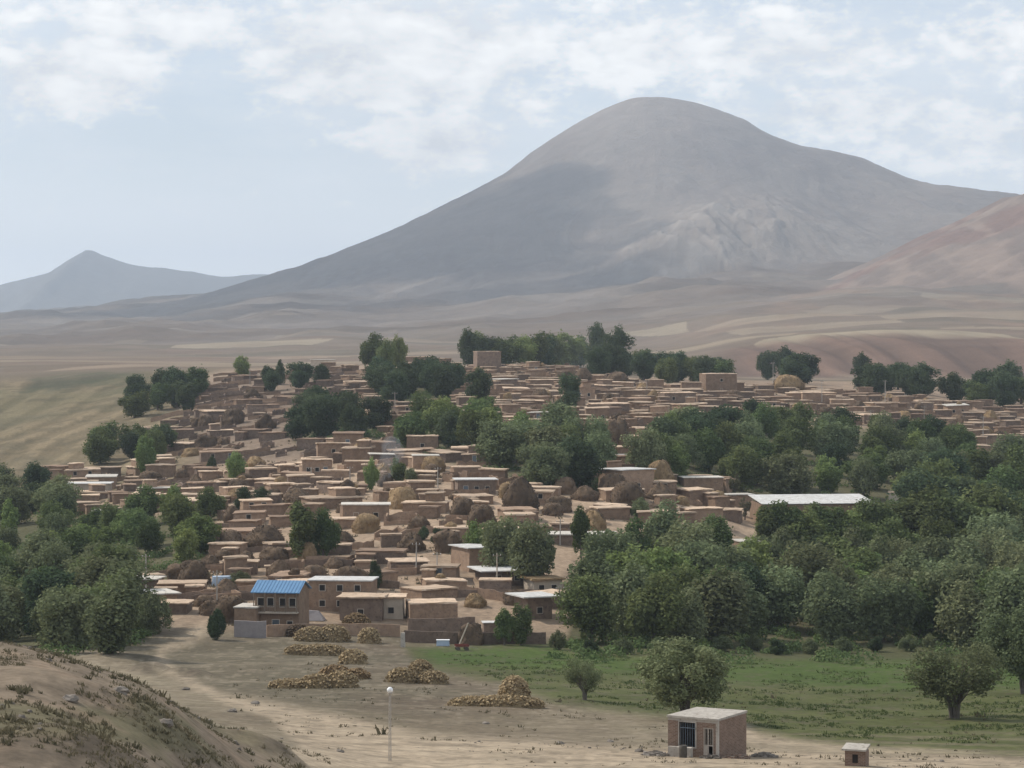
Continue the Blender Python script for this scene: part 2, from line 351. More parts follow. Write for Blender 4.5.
# ------------------------------------------------------------------ the ground and the mountains: one sheet
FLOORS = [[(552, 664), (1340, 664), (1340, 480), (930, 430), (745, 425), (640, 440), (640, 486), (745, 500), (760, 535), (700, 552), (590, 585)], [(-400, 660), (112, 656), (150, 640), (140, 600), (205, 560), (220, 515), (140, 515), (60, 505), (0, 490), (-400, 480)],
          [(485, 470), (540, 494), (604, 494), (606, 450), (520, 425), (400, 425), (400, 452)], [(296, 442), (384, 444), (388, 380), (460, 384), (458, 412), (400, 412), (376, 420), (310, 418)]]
def build_ground():
    us = np.concatenate([np.linspace(-1.3, -.42, 60), np.linspace(-.415, .415, 830), np.linspace(.42, 1.3, 60)])
    ds = np.concatenate([np.exp(np.linspace(math.log(2.5), math.log(40), 40, endpoint=False)), np.exp(np.linspace(math.log(40), math.log(1500), 520, endpoint=False)), np.exp(np.linspace(math.log(1500), math.log(6000), 430, endpoint=False)), np.exp(np.linspace(math.log(6000), math.log(14400), 130))])
    U, D = np.meshgrid(us, ds); X = U*D
    Z, m, fr, rh, zb = H(X, D*S, True)
    nr, nc = Z.shape
    v = np.stack([X, D*S, Z], -1).reshape(-1, 3)
    i = np.arange(nr-1)[:, None]*nc+np.arange(nc-1)[None, :]
    f = np.stack([i, i+1, i+nc+1, i+nc], -1).reshape(-1, 4)
    PX = U*F0+512; PY = HY-Z/D*F0
    col = np.zeros(Z.shape+(3,)); n1 = fbm(X/30, D/30, 4, 90); n2 = fbm(X/6, D/6, 4, 91); n3 = fbm(X/110, D/110, 4, 92)
    def c(r, g, b): return np.array([r, g, b])
    def mixin(w, rgb):
        nonlocal col
        w = np.clip(w, 0, 1)[..., None]; col = col*(1-w)+np.asarray(rgb)*w
    DRY = c(.15, .12, .085); col[:] = DRY
    mixin(sstep(-.2, .5, n2)*.5, c(.15, .13, .085)); mixin(sstep(0, .5, n1)*.5, c(.26, .22, .155))
    near = (1-sstep(225, 250, D))
    # meadow: green near the trees, drying out towards the track
    mead = sdf(PX+n1*14, PY+n2*3, [(395, 645), (560, 641), (700, 640), (1330, 645), (1330, 760), (930, 757), (800, 745), (752, 728), (640, 716), (560, 706), (500, 686), (420, 672)])
    gw = sstep(-5, 12, mead)*near
    mixin(gw, c(.088, .096, .038)); mixin(gw*sstep(-.1, .45, n2+n1*.5)*.6, c(.072, .08, .03)); mixin(gw*sstep(.05, .5, -n1)*.5, c(.125, .112, .062)); mixin(gw*sstep(.0, .3, fbm(X/10, D/3, 4, 87))*.5, c(.058, .066, .028))
    lush = sdf(PX+n1*10, PY, [(420, 650), (545, 644), (570, 655), (640, 658), (1330, 655), (1330, 682), (900, 690), (700, 682), (560, 670), (440, 664)])
    mixin(sstep(-6, 6, lush)*near*.75, c(.058, .096, .022))
    # bare field in front of the houses, and the pale track
    fld = sdf(PX, PY, [(120, 640), (235, 637), (400, 640), (420, 668), (520, 690), (430, 720), (300, 705), (200, 690), (130, 668)])
    mixin(sstep(-6, 10, fld)*near*.85, c(.118, .092, .067)); mixin(sstep(-6, 10, fld)*near*sstep(-.1, .5, n1)*.5, c(.10, .095, .062)); mixin(sstep(-6, 10, fld)*near*sstep(.05, .3, fbm(X/14, D/3, 4, 97))*.5, c(.19, .16, .115))
    wob = fbm(X/9, D/9, 3, 95)*5
    for poly, wgt in (([(205, 690), (250, 700), (330, 712), (420, 730), (560, 742), (690, 748), (760, 752), (900, 757), (1330, 763), (1330, 1200), (200, 1200), (250, 768), (300, 748), (270, 718), (215, 700)], .95),
                      ([(188, 632), (205, 604), (222, 600), (214, 625), (196, 642), (165, 655), (175, 668), (215, 690), (200, 694), (150, 668), (160, 650)], .7),
                      ([(742, 724), (760, 735), (860, 745), (1000, 758), (1000, 764), (850, 752), (745, 745)], .8)):
        w = sdf(PX+wob, PY+wob, poly); mixin(sstep(-5, 6, w)*near*wgt*(1-.35*sstep(-.1, .5, n2)), c(.38, .305, .22))
    trk = sstep(.25, .6, np.sin((PY-PX*.02)*1.05+n1*2)); mixin(sstep(728, 738, PY)*(PX > 220)*near*trk*.4*sstep(-.3, .3, n1), c(.22, .18, .13)); rub = fbm(X/1.6, D/.8, 4, 86); mixin(near*sstep(.12, .35, rub)*(D > 92)*.4, c(.115, .095, .07)); mixin(near*sstep(.15, .4, -rub)*(D > 92)*(1-gw)*.35, c(.30, .25, .185))
    # near left slope: dry earth with greenish patches
    hill = (1-sstep(72, 92, D))
    mixin(hill*(1-sstep(260, 330, PX)), c(.205, .162, .118)); gp = sstep(-.15, .35, fbm(X/5, D/5, 4, 99)+.25*np.exp(-((PX-110)/130)**2-((PY-722)/28)**2)*3-.15)
    mixin(hill*gp*(1-sstep(230, 300, PX))*.75, c(.125, .115, .066))
    mixin(hill*sstep(.1, .4, fbm(X/2.2, D/2.2, 3, 98))*.45, c(.30, .22, .155)); mixin(hill*sstep(.15, .4, fbm(X/1.3, D/1.0, 4, 89))*.6, c(.12, .095, .07))
    for (kx, ky, kr) in ((265, 79, 2.0), (95, 52, 2.2), (30, 49, 3.2), (150, 176, 3), (178, 172, 2.4), (200, 171, 1.6)):
        mixin(np.exp(-(((X-(kx-512)/F0*ky)/kr+n2*.5)**2+((D-ky)/kr+n1*.5)**2)**2)*.65*sstep(-.3, .2, fbm(X/1.1, D/1.1, 3, 93)), c(.11, .088, .066))
    # village earth
    vil = sstep(222, 236, D)*(1-sstep(640, 720, D)); vill = sdf(PX, PY, [(110, 640), (105, 570), (30, 510), (30, 480), (130, 468), (160, 400), (230, 366), (400, 360), (560, 360), (1330, 376), (1330, 480), (1330, 640), (560, 645)])
    mixin(vil*sstep(-8, 8, vill), c(.37, .275, .195)); mixin(vil*sstep(-8, 8, vill)*sstep(-.1, .5, n2)*.5, c(.27, .2, .145))
    up = vil*sstep(-8, 8, sdf(PX, PY, [(165, 470), (165, 395), (240, 372), (350, 372), (330, 460)])); mixin(up*.8, c(.17, .13, .10)); mixin(vil*sstep(-8, 8, vill)*sstep(400, 520, D)*.6, c(.22, .165, .125)); mixin(vil*sstep(-8, 8, vill)*sstep(.1, .4, fbm(X/3.5, D/2, 3, 94))*.5, c(.17, .13, .095))
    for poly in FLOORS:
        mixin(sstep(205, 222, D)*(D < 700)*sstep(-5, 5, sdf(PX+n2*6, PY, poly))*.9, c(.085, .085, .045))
    # hillside field on the left with its mown stripes
    hf = sstep(330, 400, D)*(1-sstep(650, 720, D))*(1-sstep(150, 215, PX+n1*12))
    ph = (PY+.55*PX)/15.0+fbm(X/60, D/60, 2, 8)*.7
    st = np.sin(ph*4.6)*.7+np.sin(ph*9.7+1)*.45
    mixin(hf, c(.175, .138, .088)); mixin(hf*sstep(-.1, .5, st)*.8, c(.225, .178, .112)); mixin(hf*sstep(-.1, .5, -st)*.6, c(.135, .11, .068)); mixin(hf*sstep(-.1, .3, n3)*.4, c(.12, .12, .068)); mixin(hf*sstep(.05, .3, fbm(X/8, D/4, 4, 96))*.5, c(.085, .075, .05)); mixin(hf*sstep(0, .5, n1)*.4, c(.11, .10, .065))
    scr_ = sdf(PX+n1*12, PY+n2*3, [(20, 390), (35, 378), (110, 371), (150, 369), (110, 382), (60, 392)]); mixin(sstep(-4, 5, scr_)*(D > 380)*(D < 900)*.8, c(.06, .065, .045))
    # plain: a patchwork of strip fields
    pl = sstep(640, 760, D); X2 = X+fbm(X/260, D/260, 3, 50)*90; D2 = D+fbm(X/300, D/300, 3, 51)*120
    cw = np.interp(D, [600, 4000], [1, 2.4]); cx = np.floor(X2/(210)); cy = np.floor(D2/95+_hash(cx.astype(np.int64), cx.astype(np.int64)*3, 4)*5)
    q = _hash(cx.astype(np.int64), cy.astype(np.int64), 12)
    mixin(pl, c(.165, .13, .10)); mixin(pl*sstep(.62, .8, q)*.7, c(.27, .22, .16)); mixin(pl*(1-sstep(.15, .35, q))*.6, c(.125, .11, .08)); mixin(pl*sstep(.93, .95, q)*.8, c(.28, .235, .17))
    mixin(pl*sstep(-.1, .5, n3)*.35, c(.20, .14, .11)); mixin(pl*sstep(1500, 2600, D)*.8, c(.135, .105, .082)+.09*fbm(X/500, D/160, 5, 55)[..., None])
    bank = sstep(690, 760, PX)*sstep(835, 880, D)*(1-sstep(1040, 1120, D)); rr = ridged(X/34, D/300, 3, 13)
    mixin(bank*.9, c(.16, .105, .082)); mixin(bank*sstep(.5, .75, rr)*.6, c(.095, .07, .058))
    mixin(sstep(.1, .45, fbm(X/130, D/400, 4, 58))*sstep(1050, 1200, D)*(1-sstep(2400, 3000, D))*sstep(520, 760, PX)*.7, c(.21, .15, .11))
    rd = sstep(500, 690, D)*(1-sstep(690, 760, D))*(1-sstep(60, 130, np.abs(PX-60)))*sstep(.05, .4, n1); mixin(rd*.6, c(.08, .085, .05))
    # mountains
    wm = sstep(-25, 30, m-zb)*sstep(1500, 2300, D)*(m >= rh); mg = fbm(X/420, D/420, 5, 61)
    mixin(wm, c(.165, .133, .112)); mixin(wm*sstep(-.1, .3, mg)*.7, c(.125, .103, .09)); mixin(wm*sstep(.0, .4, -mg)*.5, c(.215, .178, .148)); mixin(wm*sstep(.5, .75, ridged(X/60, D/200, 5, 67))*.3, c(.20, .175, .15))
    scr = ridged(X/80+D/260+fbm(X/160, D/160, 3, 3)*.9, D/300, 4, 22); sp = np.exp(-(((X-610-.3*(D-3980))/290)**2+((D-3980)/290)**2)**1.3)
    mixin(wm*np.sqrt(sp)*(.05+.5*sstep(.5, .85, scr)*sstep(-.3, .3, fbm(X/90, D/90, 4, 64))), c(.36, .315, .27)); top = sstep(650, 880, Z); mixin(wm*top*.5, c(.27, .225, .19))
    wh = sstep(-8, 10, rh-np.maximum(zb, m))*sstep(1500, 2300, D); mixin(wh, c(.175, .132, .105)); mixin(wh*sstep(-.1, .35, fbm(X/150, D/150, 4, 63))*.75, c(.17, .098, .072)); mixin(wh*sstep(.62, .8, ridged(X/90, D/260, 4, 66))*.4, c(.30, .22, .17))
    wf = sstep(-20, 20, fr-np.maximum(zb, m)); mixin(wf*sstep(5000, 6500, D), c(.11, .105, .095))
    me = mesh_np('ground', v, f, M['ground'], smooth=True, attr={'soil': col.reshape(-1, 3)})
    tag(link('ground', me), kind='structure')
def ground_mat():
    m, N, L, b = new_mat('ground'); at_ = N.new('ShaderNodeVertexColor'); at_.layer_name = 'soil'
    geo = N.new('ShaderNodeNewGeometry'); n = N.new('ShaderNodeTexNoise'); n.inputs['Scale'].default_value = .9; n.inputs['Detail'].default_value = 8; n.inputs['Roughness'].default_value = .75
    L.new(geo.outputs['Position'], n.inputs['Vector'])
    n2 = N.new('ShaderNodeTexNoise'); n2.inputs['Scale'].default_value = .012; n2.inputs['Detail'].default_value = 9; n2.inputs['Roughness'].default_value = .7; L.new(geo.outputs['Position'], n2.inputs['Vector'])
    mr = N.new('ShaderNodeMapRange'); mr.inputs['From Min'].default_value = .3; mr.inputs['From Max'].default_value = .7; mr.inputs['To Min'].default_value = .62; mr.inputs['To Max'].default_value = 1.34; L.new(n.outputs['Fac'], mr.inputs['Value'])
    mr2 = N.new('ShaderNodeMapRange'); mr2.inputs['From Min'].default_value = .3; mr2.inputs['From Max'].default_value = .7; mr2.inputs['To Min'].default_value = .82; mr2.inputs['To Max'].default_value = 1.18; L.new(n2.outputs['Fac'], mr2.inputs['Value'])
    mu = N.new('ShaderNodeMath'); mu.operation = 'MULTIPLY'; L.new(mr.outputs[0], mu.inputs[0]); L.new(mr2.outputs[0], mu.inputs[1])
    vm = N.new('ShaderNodeVectorMath'); vm.operation = 'SCALE'; L.new(at_.outputs['Color'], vm.inputs[0]); L.new(mu.outputs[0], vm.inputs['Scale']); L.new(vm.outputs[0], b.inputs['Base Color'])
    bp = N.new('ShaderNodeBump'); bp.inputs['Strength'].default_value = .5; bp.inputs['Distance'].default_value = .25; L.new(n.outputs['Fac'], bp.inputs['Height']); L.new(bp.outputs[0], b.inputs['Normal'])
    ge = N.new('ShaderNodeSeparateXYZ'); L.new(geo.outputs['Position'], ge.inputs[0]); fm = N.new('ShaderNodeMapRange'); L.new(ge.outputs[1], fm.inputs['Value']); fm.inputs['From Min'].default_value = 1800; fm.inputs['From Max'].default_value = 6500; fm.inputs['To Min'].default_value = 0; fm.inputs['To Max'].default_value = 1
    hh = N.new('ShaderNodeMath'); hh.operation = 'MULTIPLY'; L.new(n2.outputs['Fac'], hh.inputs[0]); L.new(fm.outputs[0], hh.inputs[1])
    b2 = N.new('ShaderNodeBump'); b2.inputs['Strength'].default_value = .7; b2.inputs['Distance'].default_value = 22; L.new(hh.outputs[0], b2.inputs['Height']); L.new(bp.outputs[0], b2.inputs['Normal']); L.new(b2.outputs[0], b.inputs['Normal'])
    b.inputs['Specular IOR Level'].default_value = .05
    return m
M['ground'] = ground_mat()
build_ground()
# ------------------------------------------------------------------ the hazy air
def build_haze():
    mb = MB(); mb.box(-20500, 20500, -900, 28500, -70, 1010)
    m = bpy.data.materials.new('haze'); m.use_nodes = True; N = m.node_tree.nodes; N.clear(); out = N.new('ShaderNodeOutputMaterial'); pv = N.new('ShaderNodeVolumePrincipled')
    pv.inputs['Color'].default_value = (.69, .80, .95, 1); pv.inputs['Density'].default_value = 0.60e-4; pv.inputs['Anisotropy'].default_value = .25
    m.node_tree.links.new(pv.outputs[0], out.inputs['Volume'])
    o = mb.build('haze', m); tag(o, kind='stuff'); o.display_type = 'WIRE'
build_haze()

# a cloud overhead to the left, out of the picture, whose shade falls on the mountain's near flank
def build_cloud():
    m, N, L, b = new_mat('cloud'); b.inputs['Base Color'].default_value = (.85, .86, .88, 1); b.inputs['Alpha'].default_value = .30; mb = MB(); r = random.Random(6)
    for i in range(210):
        t = r.random()*6.28; q = r.random()**.5; s = r.uniform(90, 380)*(1.25-.8*q); mb.ball((q*1250*math.cos(t), q*1900*math.sin(t), r.uniform(-20, 60)+(1-q)*80), s, 12, 8, .4)
    o = mb.build('cloud', m, None, (-830+_d[0]/_d[2]*2500, 4450*S+_d[1]/_d[2]*2500, 2850), R(12), smooth=True); tag(o, kind='structure')
build_cloud()
# ================================================================== THINGS
rnd = random.Random(11); rg = np.random.default_rng(5)
THINGS = []          # every countable thing: dict(o, kind word, look, px, py) - labels are written at the end
LANDMARKS = []       # (phrase, px, py)
M['mud_wall'] = mat('mud_wall', (.225, .152, .105), (.33, .232, .163), .8, .22, bump=.3, fleck=((.20, .145, .11), 2.5))
M['mud_dark'] = mat('mud_dark', (.15, .11, .085), (.23, .17, .13), .8, .2, bump=.3, fleck=((.12, .09, .075), 2.2))
M['mud_roof'] = mat('mud_roof', (.40, .295, .21), (.57, .435, .32), .5, .26, bump=.3, fleck=((.30, .225, .16), 1.1))
M['pale_roof'] = mat('pale_roof', (.45, .42, .37), (.60, .56, .50), .8, .12, fleck=((.36, .31, .26), 1.4))
M['white_roof'] = mat('white_roof', (.44, .43, .41), (.62, .61, .59), .7, .08, fleck=((.42, .39, .35), 1.3))
M['plaster'] = mat('plaster', (.40, .345, .28), (.50, .43, .35), .8, .08)
M['dark'] = mat('dark_opening', (.02, .018, .016), (.035, .03, .028), 2, .1)
M['frame'] = mat('window_frame', (.42, .37, .31), (.52, .46, .4), 4, .1)
M['door'] = mat('door_paint', (.10, .13, .16), (.15, .17, .19), 3, .4)
M['blue_roof'] = mat('blue_sheet', (.095, .21, .37), (.12, .25, .41), .6, .02, rough=.55, spec=.4)
M['wood'] = mat('weathered_wood', (.17, .13, .10), (.25, .20, .15), 2, .15, stretch=(6, 6, .5))
M['pole'] = mat('pole_grey', (.30, .27, .24), (.40, .37, .33), 2, .25, stretch=(4, 4, .4))
M['concrete'] = mat('concrete', (.36, .325, .285), (.48, .44, .385), 1.3, .06, bump=.4, fleck=((.27, .24, .205), 3))
M['straw'] = mat('straw', (.27, .20, .115), (.42, .32, .185), 3.5, .1, bump=.6, stretch=(1, 1, 1), fleck=((.17, .12, .075), 6), bscale=9)
M['stack'] = mat('old_hay', (.085, .06, .042), (.165, .115, .075), 1.6, .3, bump=1.0, fleck=((.06, .043, .032), 4), bscale=7)
M['stack_tan'] = mat('fresh_hay', (.20, .135, .075), (.32, .225, .125), 2.2, .15, bump=.8, fleck=((.16, .11, .065), 5), bscale=7)
M['bark'] = mat('bark', (.10, .085, .07), (.17, .145, .12), 3, .2, stretch=(3, 3, .5))
M['white_paint'] = mat('white_paint', (.78, .78, .78), (.84, .84, .84), 2, .02, rough=.5)
M['stone'] = mat('stone', (.15, .13, .11), (.24, .21, .18), 2.5, .25, bump=.4)
M['red_paint'] = mat('red_paint', (.17, .05, .04), (.22, .07, .055), 2, .05)
M['blue_paint'] = mat('pale_blue_paint', (.34, .42, .52), (.42, .5, .6), 1, .05)
def leaf_mat(name, c, c2, rand=.16):
    m, N, L, b = new_mat(name); oi = N.new('ShaderNodeObjectInfo'); at_ = N.new('ShaderNodeVertexColor'); at_.layer_name = 'leaf'
    sp = N.new('ShaderNodeSeparateColor'); L.new(at_.outputs['Color'], sp.inputs[0])
    mx = N.new('ShaderNodeMix'); mx.data_type = 'RGBA'; mx.inputs['A'].default_value = (*c, 1); mx.inputs['B'].default_value = (*c2, 1); L.new(sp.outputs[0], mx.inputs['Factor'])
    hs = N.new('ShaderNodeHueSaturation'); r2 = N.new('ShaderNodeMapRange'); L.new(oi.outputs['Random'], r2.inputs['Value']); r2.inputs['To Min'].default_value = 1-rand*1.6; r2.inputs['To Max'].default_value = 1+rand*1.6
    r3 = N.new('ShaderNodeMapRange'); mm = N.new('ShaderNodeMath'); mm.operation = 'FRACT'; m3 = N.new('ShaderNodeMath'); m3.operation = 'MULTIPLY'; m3.inputs[1].default_value = 13.7
    L.new(oi.outputs['Random'], m3.inputs[0]); L.new(m3.outputs[0], mm.inputs[0]); L.new(mm.outputs[0], r3.inputs['Value']); r3.inputs['To Min'].default_value = .478; r3.inputs['To Max'].default_value = .522
    L.new(r3.outputs[0], hs.inputs['Hue']); L.new(r2.outputs[0], hs.inputs['Value']); L.new(mx.outputs['Result'], hs.inputs['Color'])
    N.remove(b); out = [n for n in N if n.type == 'OUTPUT_MATERIAL'][0]
    df = N.new('ShaderNodeBsdfDiffuse'); tr = N.new('ShaderNodeBsdfTranslucent'); ms = N.new('ShaderNodeMixShader'); ms.inputs[0].default_value = .28
    L.new(hs.outputs[0], df.inputs[0]); L.new(hs.outputs[0], tr.inputs[0]); L.new(df.outputs[0], ms.inputs[1]); L.new(tr.outputs[0], ms.inputs[2]); L.new(ms.outputs[0], out.inputs[0])
    return m
M['leaf_willow'] = leaf_mat('willow_leaves', (.12, .142, .07), (.22, .245, .13))
M['leaf_green'] = leaf_mat('green_leaves', (.08, .108, .04), (.155, .19, .08))
M['leaf_dark'] = leaf_mat('dark_leaves', (.05, .072, .038), (.095, .125, .066))
M['leaf_bright'] = leaf_mat('bright_leaves', (.125, .165, .052), (.21, .26, .10))
M['leaf_dry'] = leaf_mat('dry_leaves', (.13, .12, .07), (.19, .175, .11))

# ------------------------------------------------------------------ trees
def blob_crown(shape, nleaf, ls, seed, lobes=None):
    """leaf clumps through the volume of several lobes; shape = (half width, z low, z high, kind)"""
    g = np.random.default_rng(seed); hw, z0, z1, kind = shape; hz = (z1-z0)/2; cz = (z1+z0)/2
    nl = lobes or 22; cs = []; rs = []
    while len(cs) < nl:
        p = g.uniform(-1, 1, 3)
        if np.linalg.norm(p) > 1: continue
        z = p[2]
        if kind == 'poplar': w = .55+.45*math.sin((z*.5+.5)*math.pi)**.7; rr = g.uniform(.35, .55)*hw
        elif kind == 'cone': w = max(.08, .5-.5*z); rr = max(.12, .42-.3*z)*hw
        elif kind == 'open': w = .62+.38*min(1, (z*.5+.5)*1.6); rr = g.uniform(.12, .22)*hw
        else: w = 1.0-.25*max(0, -z); rr = g.uniform(.20, .40)*hw
        th_ = math.atan2(p[1], p[0]); w *= 1+.22*math.sin(2*th_+seed)+.14*math.sin(3*th_+seed*2.3); q = np.array([p[0]*hw*.82*w, p[1]*hw*.82*w, cz+z*hz*(.86-.12*(math.sin(2*th_+seed*1.7) > 0))])
        if kind not in ('poplar', 'cone') and np.linalg.norm(p) < (.45 if kind == 'open' else .35): continue
        cs.append(q); rs.append(rr)
    cs = np.array(cs); rs = np.array(rs)
    shade = g.normal(0, .17, nl)
    wgt = rs**2; k = g.choice(nl, nleaf, p=wgt/wgt.sum())
    d = g.normal(size=(nleaf, 3)); d /= np.linalg.norm(d, axis=1, keepdims=True)
    rad = rs[k]*(1-.38*g.random(nleaf)**2.2)*(1+.16*np.sin(d[:, 0]*7+k)+.12*np.sin(d[:, 2]*9+k*2))
    c = cs[k]+d*rad[:, None]*np.array([1, 1, {'poplar': 1.7, 'round': 1.12, 'cone': 1.0}.get(kind, .9)])
    # ragged outline: some leaves stray outwards
    st = g.random(nleaf) < .2; c[st] += d[st]*(g.random(st.sum())*.5*rs[k][st])[:, None]*np.array([1, 1, 1.35])
    keep = c[:, 2] > max(.05, z0*.6); c = c[keep]; d = d[keep]; k = k[keep]; n = len(c)
    nr = d*.75+g.normal(size=(n, 3))*.55+np.array([0, 0, .25]); nr /= np.linalg.norm(nr, axis=1, keepdims=True)
    t = np.cross(nr, g.normal(size=(n, 3))); t /= np.linalg.norm(t, axis=1, keepdims=True)+1e-9; b = np.cross(nr, t)
    s = ls*g.uniform(.6, 1.35, n)[:, None]; a = g.uniform(.45, .8, n)[:, None]
    v = np.stack([c-t*s, c-b*s*a, c+t*s, c+b*s*a], 1).reshape(-1, 3); f = np.arange(4*n).reshape(n, 4)
    q = np.repeat(np.clip(g.normal(.5, .2, n)+shade[k], 0, 1), 4)
    return v, f, np.stack([q, q, q], 1), cs, rs
def trunk_mesh(cs, h, r, seed, multi=1, base=.0):
    g = random.Random(seed); mb = MB()
    stems = [(0, 0)] if multi == 1 else [(g.uniform(-.3, .3), g.uniform(-.3, .3)) for _ in range(multi)]
    for i, (sx, sy) in enumerate(stems):
        mine = [c for j, c in enumerate(cs) if j % len(stems) == i]
        if not mine: continue
        m = np.mean(mine, 0); top = (m[0]*.7+sx, m[1]*.7+sy, h*.5 if multi == 1 else m[2]*.75); p0 = (sx, sy, -.5); mid = (sx*1.1+m[0]*.25, sy*1.1+m[1]*.25, top[2]*.45)
        rr = r/math.sqrt(len(stems)); mb.tube(p0, mid, rr*1.25, rr*.85, 7); mb.tube(mid, top, rr*.85, rr*.5, 7)
        for c in mine[:9]:
            st = mid if g.random() < .5 else tuple((np.array(mid)+np.array(top))/2)
            e = tuple(np.array(c)*.94+np.array([0, 0, 0])); k = tuple((np.array(st)*.5+np.array(e)*.5)+np.array([g.uniform(-.2, .2), g.uniform(-.2, .2), g.uniform(0, .3)]))
            mb.tube(st, k, rr*.42, rr*.26, 5); mb.tube(k, e, rr*.26, rr*.08, 5)
            for _ in range(3):
                q = tuple(np.array(e)+np.array([g.uniform(-.9, .9), g.uniform(-.9, .9), g.uniform(.1, 1.0)])*h*.07); mb.tube(e, q, rr*.1, rr*.03, 4)
    return mb.mesh('trunk', M['bark'])
PROTO = {}
def proto(key, shape, n, ls, seed, leafm, r=.28, multi=1, lobes=None):
    v, f, q, cs, rs = blob_crown(shape, n, ls, seed, lobes)
    PROTO.setdefault(key, []).append((mesh_np('crown', v, f, M[leafm], attr={'leaf': q}), trunk_mesh(cs, shape[2], r, seed, multi), shape))
# (half width, z low, z high, kind) for trees ten metres tall
for s in range(3): proto('willow', (4.1, .2, 10, 'round'), 9500, .25, 20+s, 'leaf_willow', lobes=46)
for s in range(3): proto('broad', (3.9, .2, 10, 'round'), 9500, .245, 30+s, 'leaf_green', lobes=42)
for s in range(2): proto('dark', (4.0, .2, 10, 'round'), 9500, .245, 40+s, 'leaf_dark', lobes=36)
for s in range(2): proto('bright', (3.6, .3, 10, 'round'), 9000, .245, 50+s, 'leaf_bright', lobes=34)
for s in range(2): proto('tallwillow', (2.7, .2, 10, 'poplar'), 8000, .23, 80+s, 'leaf_willow', lobes=26)
for s in range(2): proto('poplar', (1.9, .8, 10, 'poplar'), 5600, .225, 60+s, 'leaf_green', lobes=16)
proto('brightpoplar', (1.9, .8, 10, 'poplar'), 5600, .225, 64, 'leaf_bright', lobes=16)
proto('conifer', (2.3, .8, 10, 'cone'), 4500, .22, 66, 'leaf_dark', lobes=18)
proto('bush', (4.6, .0, 10, 'round'), 9500, .25, 70, 'leaf_willow', lobes=24)
proto('darkbush', (4.2, .0, 10, 'round'), 9500, .25, 71, 'leaf_dark', lobes=20)
proto('near_willow', (6.0, 1.6, 10, 'open'), 19000, .15, 72, 'leaf_willow', r=.5, multi=11, lobes=58)
proto('sparse', (6.2, 1.6, 10, 'open'), 11000, .14, 73, 'leaf_willow', r=.66, multi=8, lobes=46)
proto('grey', (3.9, .8, 10, 'open'), 3000, .26, 74, 'leaf_dry', r=.35, multi=3, lobes=26)
LOOK = {'tallwillow': ('tall narrow grey-green willow', 'willow'), 'willow': ('grey-green willow', 'willow'), 'broad': ('mid-green leafy tree', 'tree'), 'dark': ('dark green round tree', 'tree'), 'bright': ('bright green round tree', 'tree'),
        'poplar': ('slim upright green poplar', 'poplar'), 'brightpoplar': ('slim light-green poplar', 'poplar'), 'conifer': ('dark pointed conifer', 'conifer'), 'bush': ('round grey-green bush', 'bush'),
        'darkbush': ('dark green bush', 'bush'), 'near_willow': ('spreading many-stemmed willow', 'willow'), 'sparse': ('open willow with bare twigs', 'willow'), 'grey': ('thin dry grey-brown tree', 'tree')}
NAMES = {'tallwillow': 'willow_tree', 'willow': 'willow_tree', 'broad': 'leafy_tree', 'dark': 'dark_tree', 'bright': 'bright_tree', 'poplar': 'poplar_tree', 'brightpoplar': 'poplar_tree', 'conifer': 'conifer_tree', 'bush': 'bush', 'darkbush': 'bush', 'near_willow': 'willow_tree', 'sparse': 'willow_tree', 'grey': 'dry_tree'}
TREES = []
def tree(kind, x, y, h, wf=1.0, label=None, group=None, idx=None):
    crown, trunk, shape = PROTO[kind][rnd.randrange(len(PROTO[kind])) if idx is None else idx]
    z = h1(x, y); s = h/10.0; sx = s*wf*rnd.uniform(.92, 1.1)
    root = empty(NAMES[kind], (x, y, z-.1), rnd.uniform(0, 6.28)); root.scale = (sx, s*wf*rnd.uniform(.92, 1.1), s)
    link('crown', crown, root); link('trunk', trunk, root)
    px, py = to_px(x, y, z+h*.55)
    tag(root, label, LOOK[kind][1], group)
    size = 'small ' if h < 5.2 else ('tall ' if h > 12.5 else '')
    THINGS.append(dict(o=root, word='tree', look=size+LOOK[kind][0], px=px, py=py, label=label, tree=True)); TREES.append((x, y, h*.36*wf))
    return root
def tree_at(kind, px, base, hpx, wf=1.0, label=None, group=None, idx=None, dmin=None):
    x, y = at(px, base) if dmin is None else at_far(px, base, dmin)
    return tree(kind, x, y, hpx*y/F, wf, label, group, idx)
HOUSES = []         # footprints (x, y, radius)
def inside_poly(px, py, poly):
    ins = False; j = len(poly)-1
    for i in range(len(poly)):
        ax, ay = poly[i]; bx, by = poly[j]
        if (ay > py) != (by > py) and px < (bx-ax)*(py-ay)/(by-ay)+ax: ins = not ins
        j = i
    return ins

# ------------------------------------------------------------------ houses
def wall_mesh(w, d, h, j, r, base=2.0):
    """mud walls: slightly uneven box, subdivided so that edges are not ruler straight"""
    mb = MB(); nx = max(2, int(w/2.2)); ring = []
    pts = [(-w/2+w*i/nx, -d/2) for i in range(nx)]+[(w/2, -d/2+d*i/2) for i in range(2)]+[(w/2-w*i/nx, d/2) for i in range(nx)]+[(-w/2, d/2-d*i/2) for i in range(2)]
    n = len(pts); vs = []
    for lvl, z in enumerate((-base, 0, h*.5, h)):
        for (a, b) in pts:
            t = 1+.02*(3-lvl)/3; vs.append((a*t+r.uniform(-j, j), b*t+r.uniform(-j, j), z+(r.uniform(-j, j)*1.3 if lvl else 0)))
    fs = [(l*n+i, l*n+(i+1) % n, (l+1)*n+(i+1) % n, (l+1)*n+i) for l in range(3) for i in range(n)]
    fs.append(tuple(range(3*n, 4*n))); mb.add(vs, fs); return mb
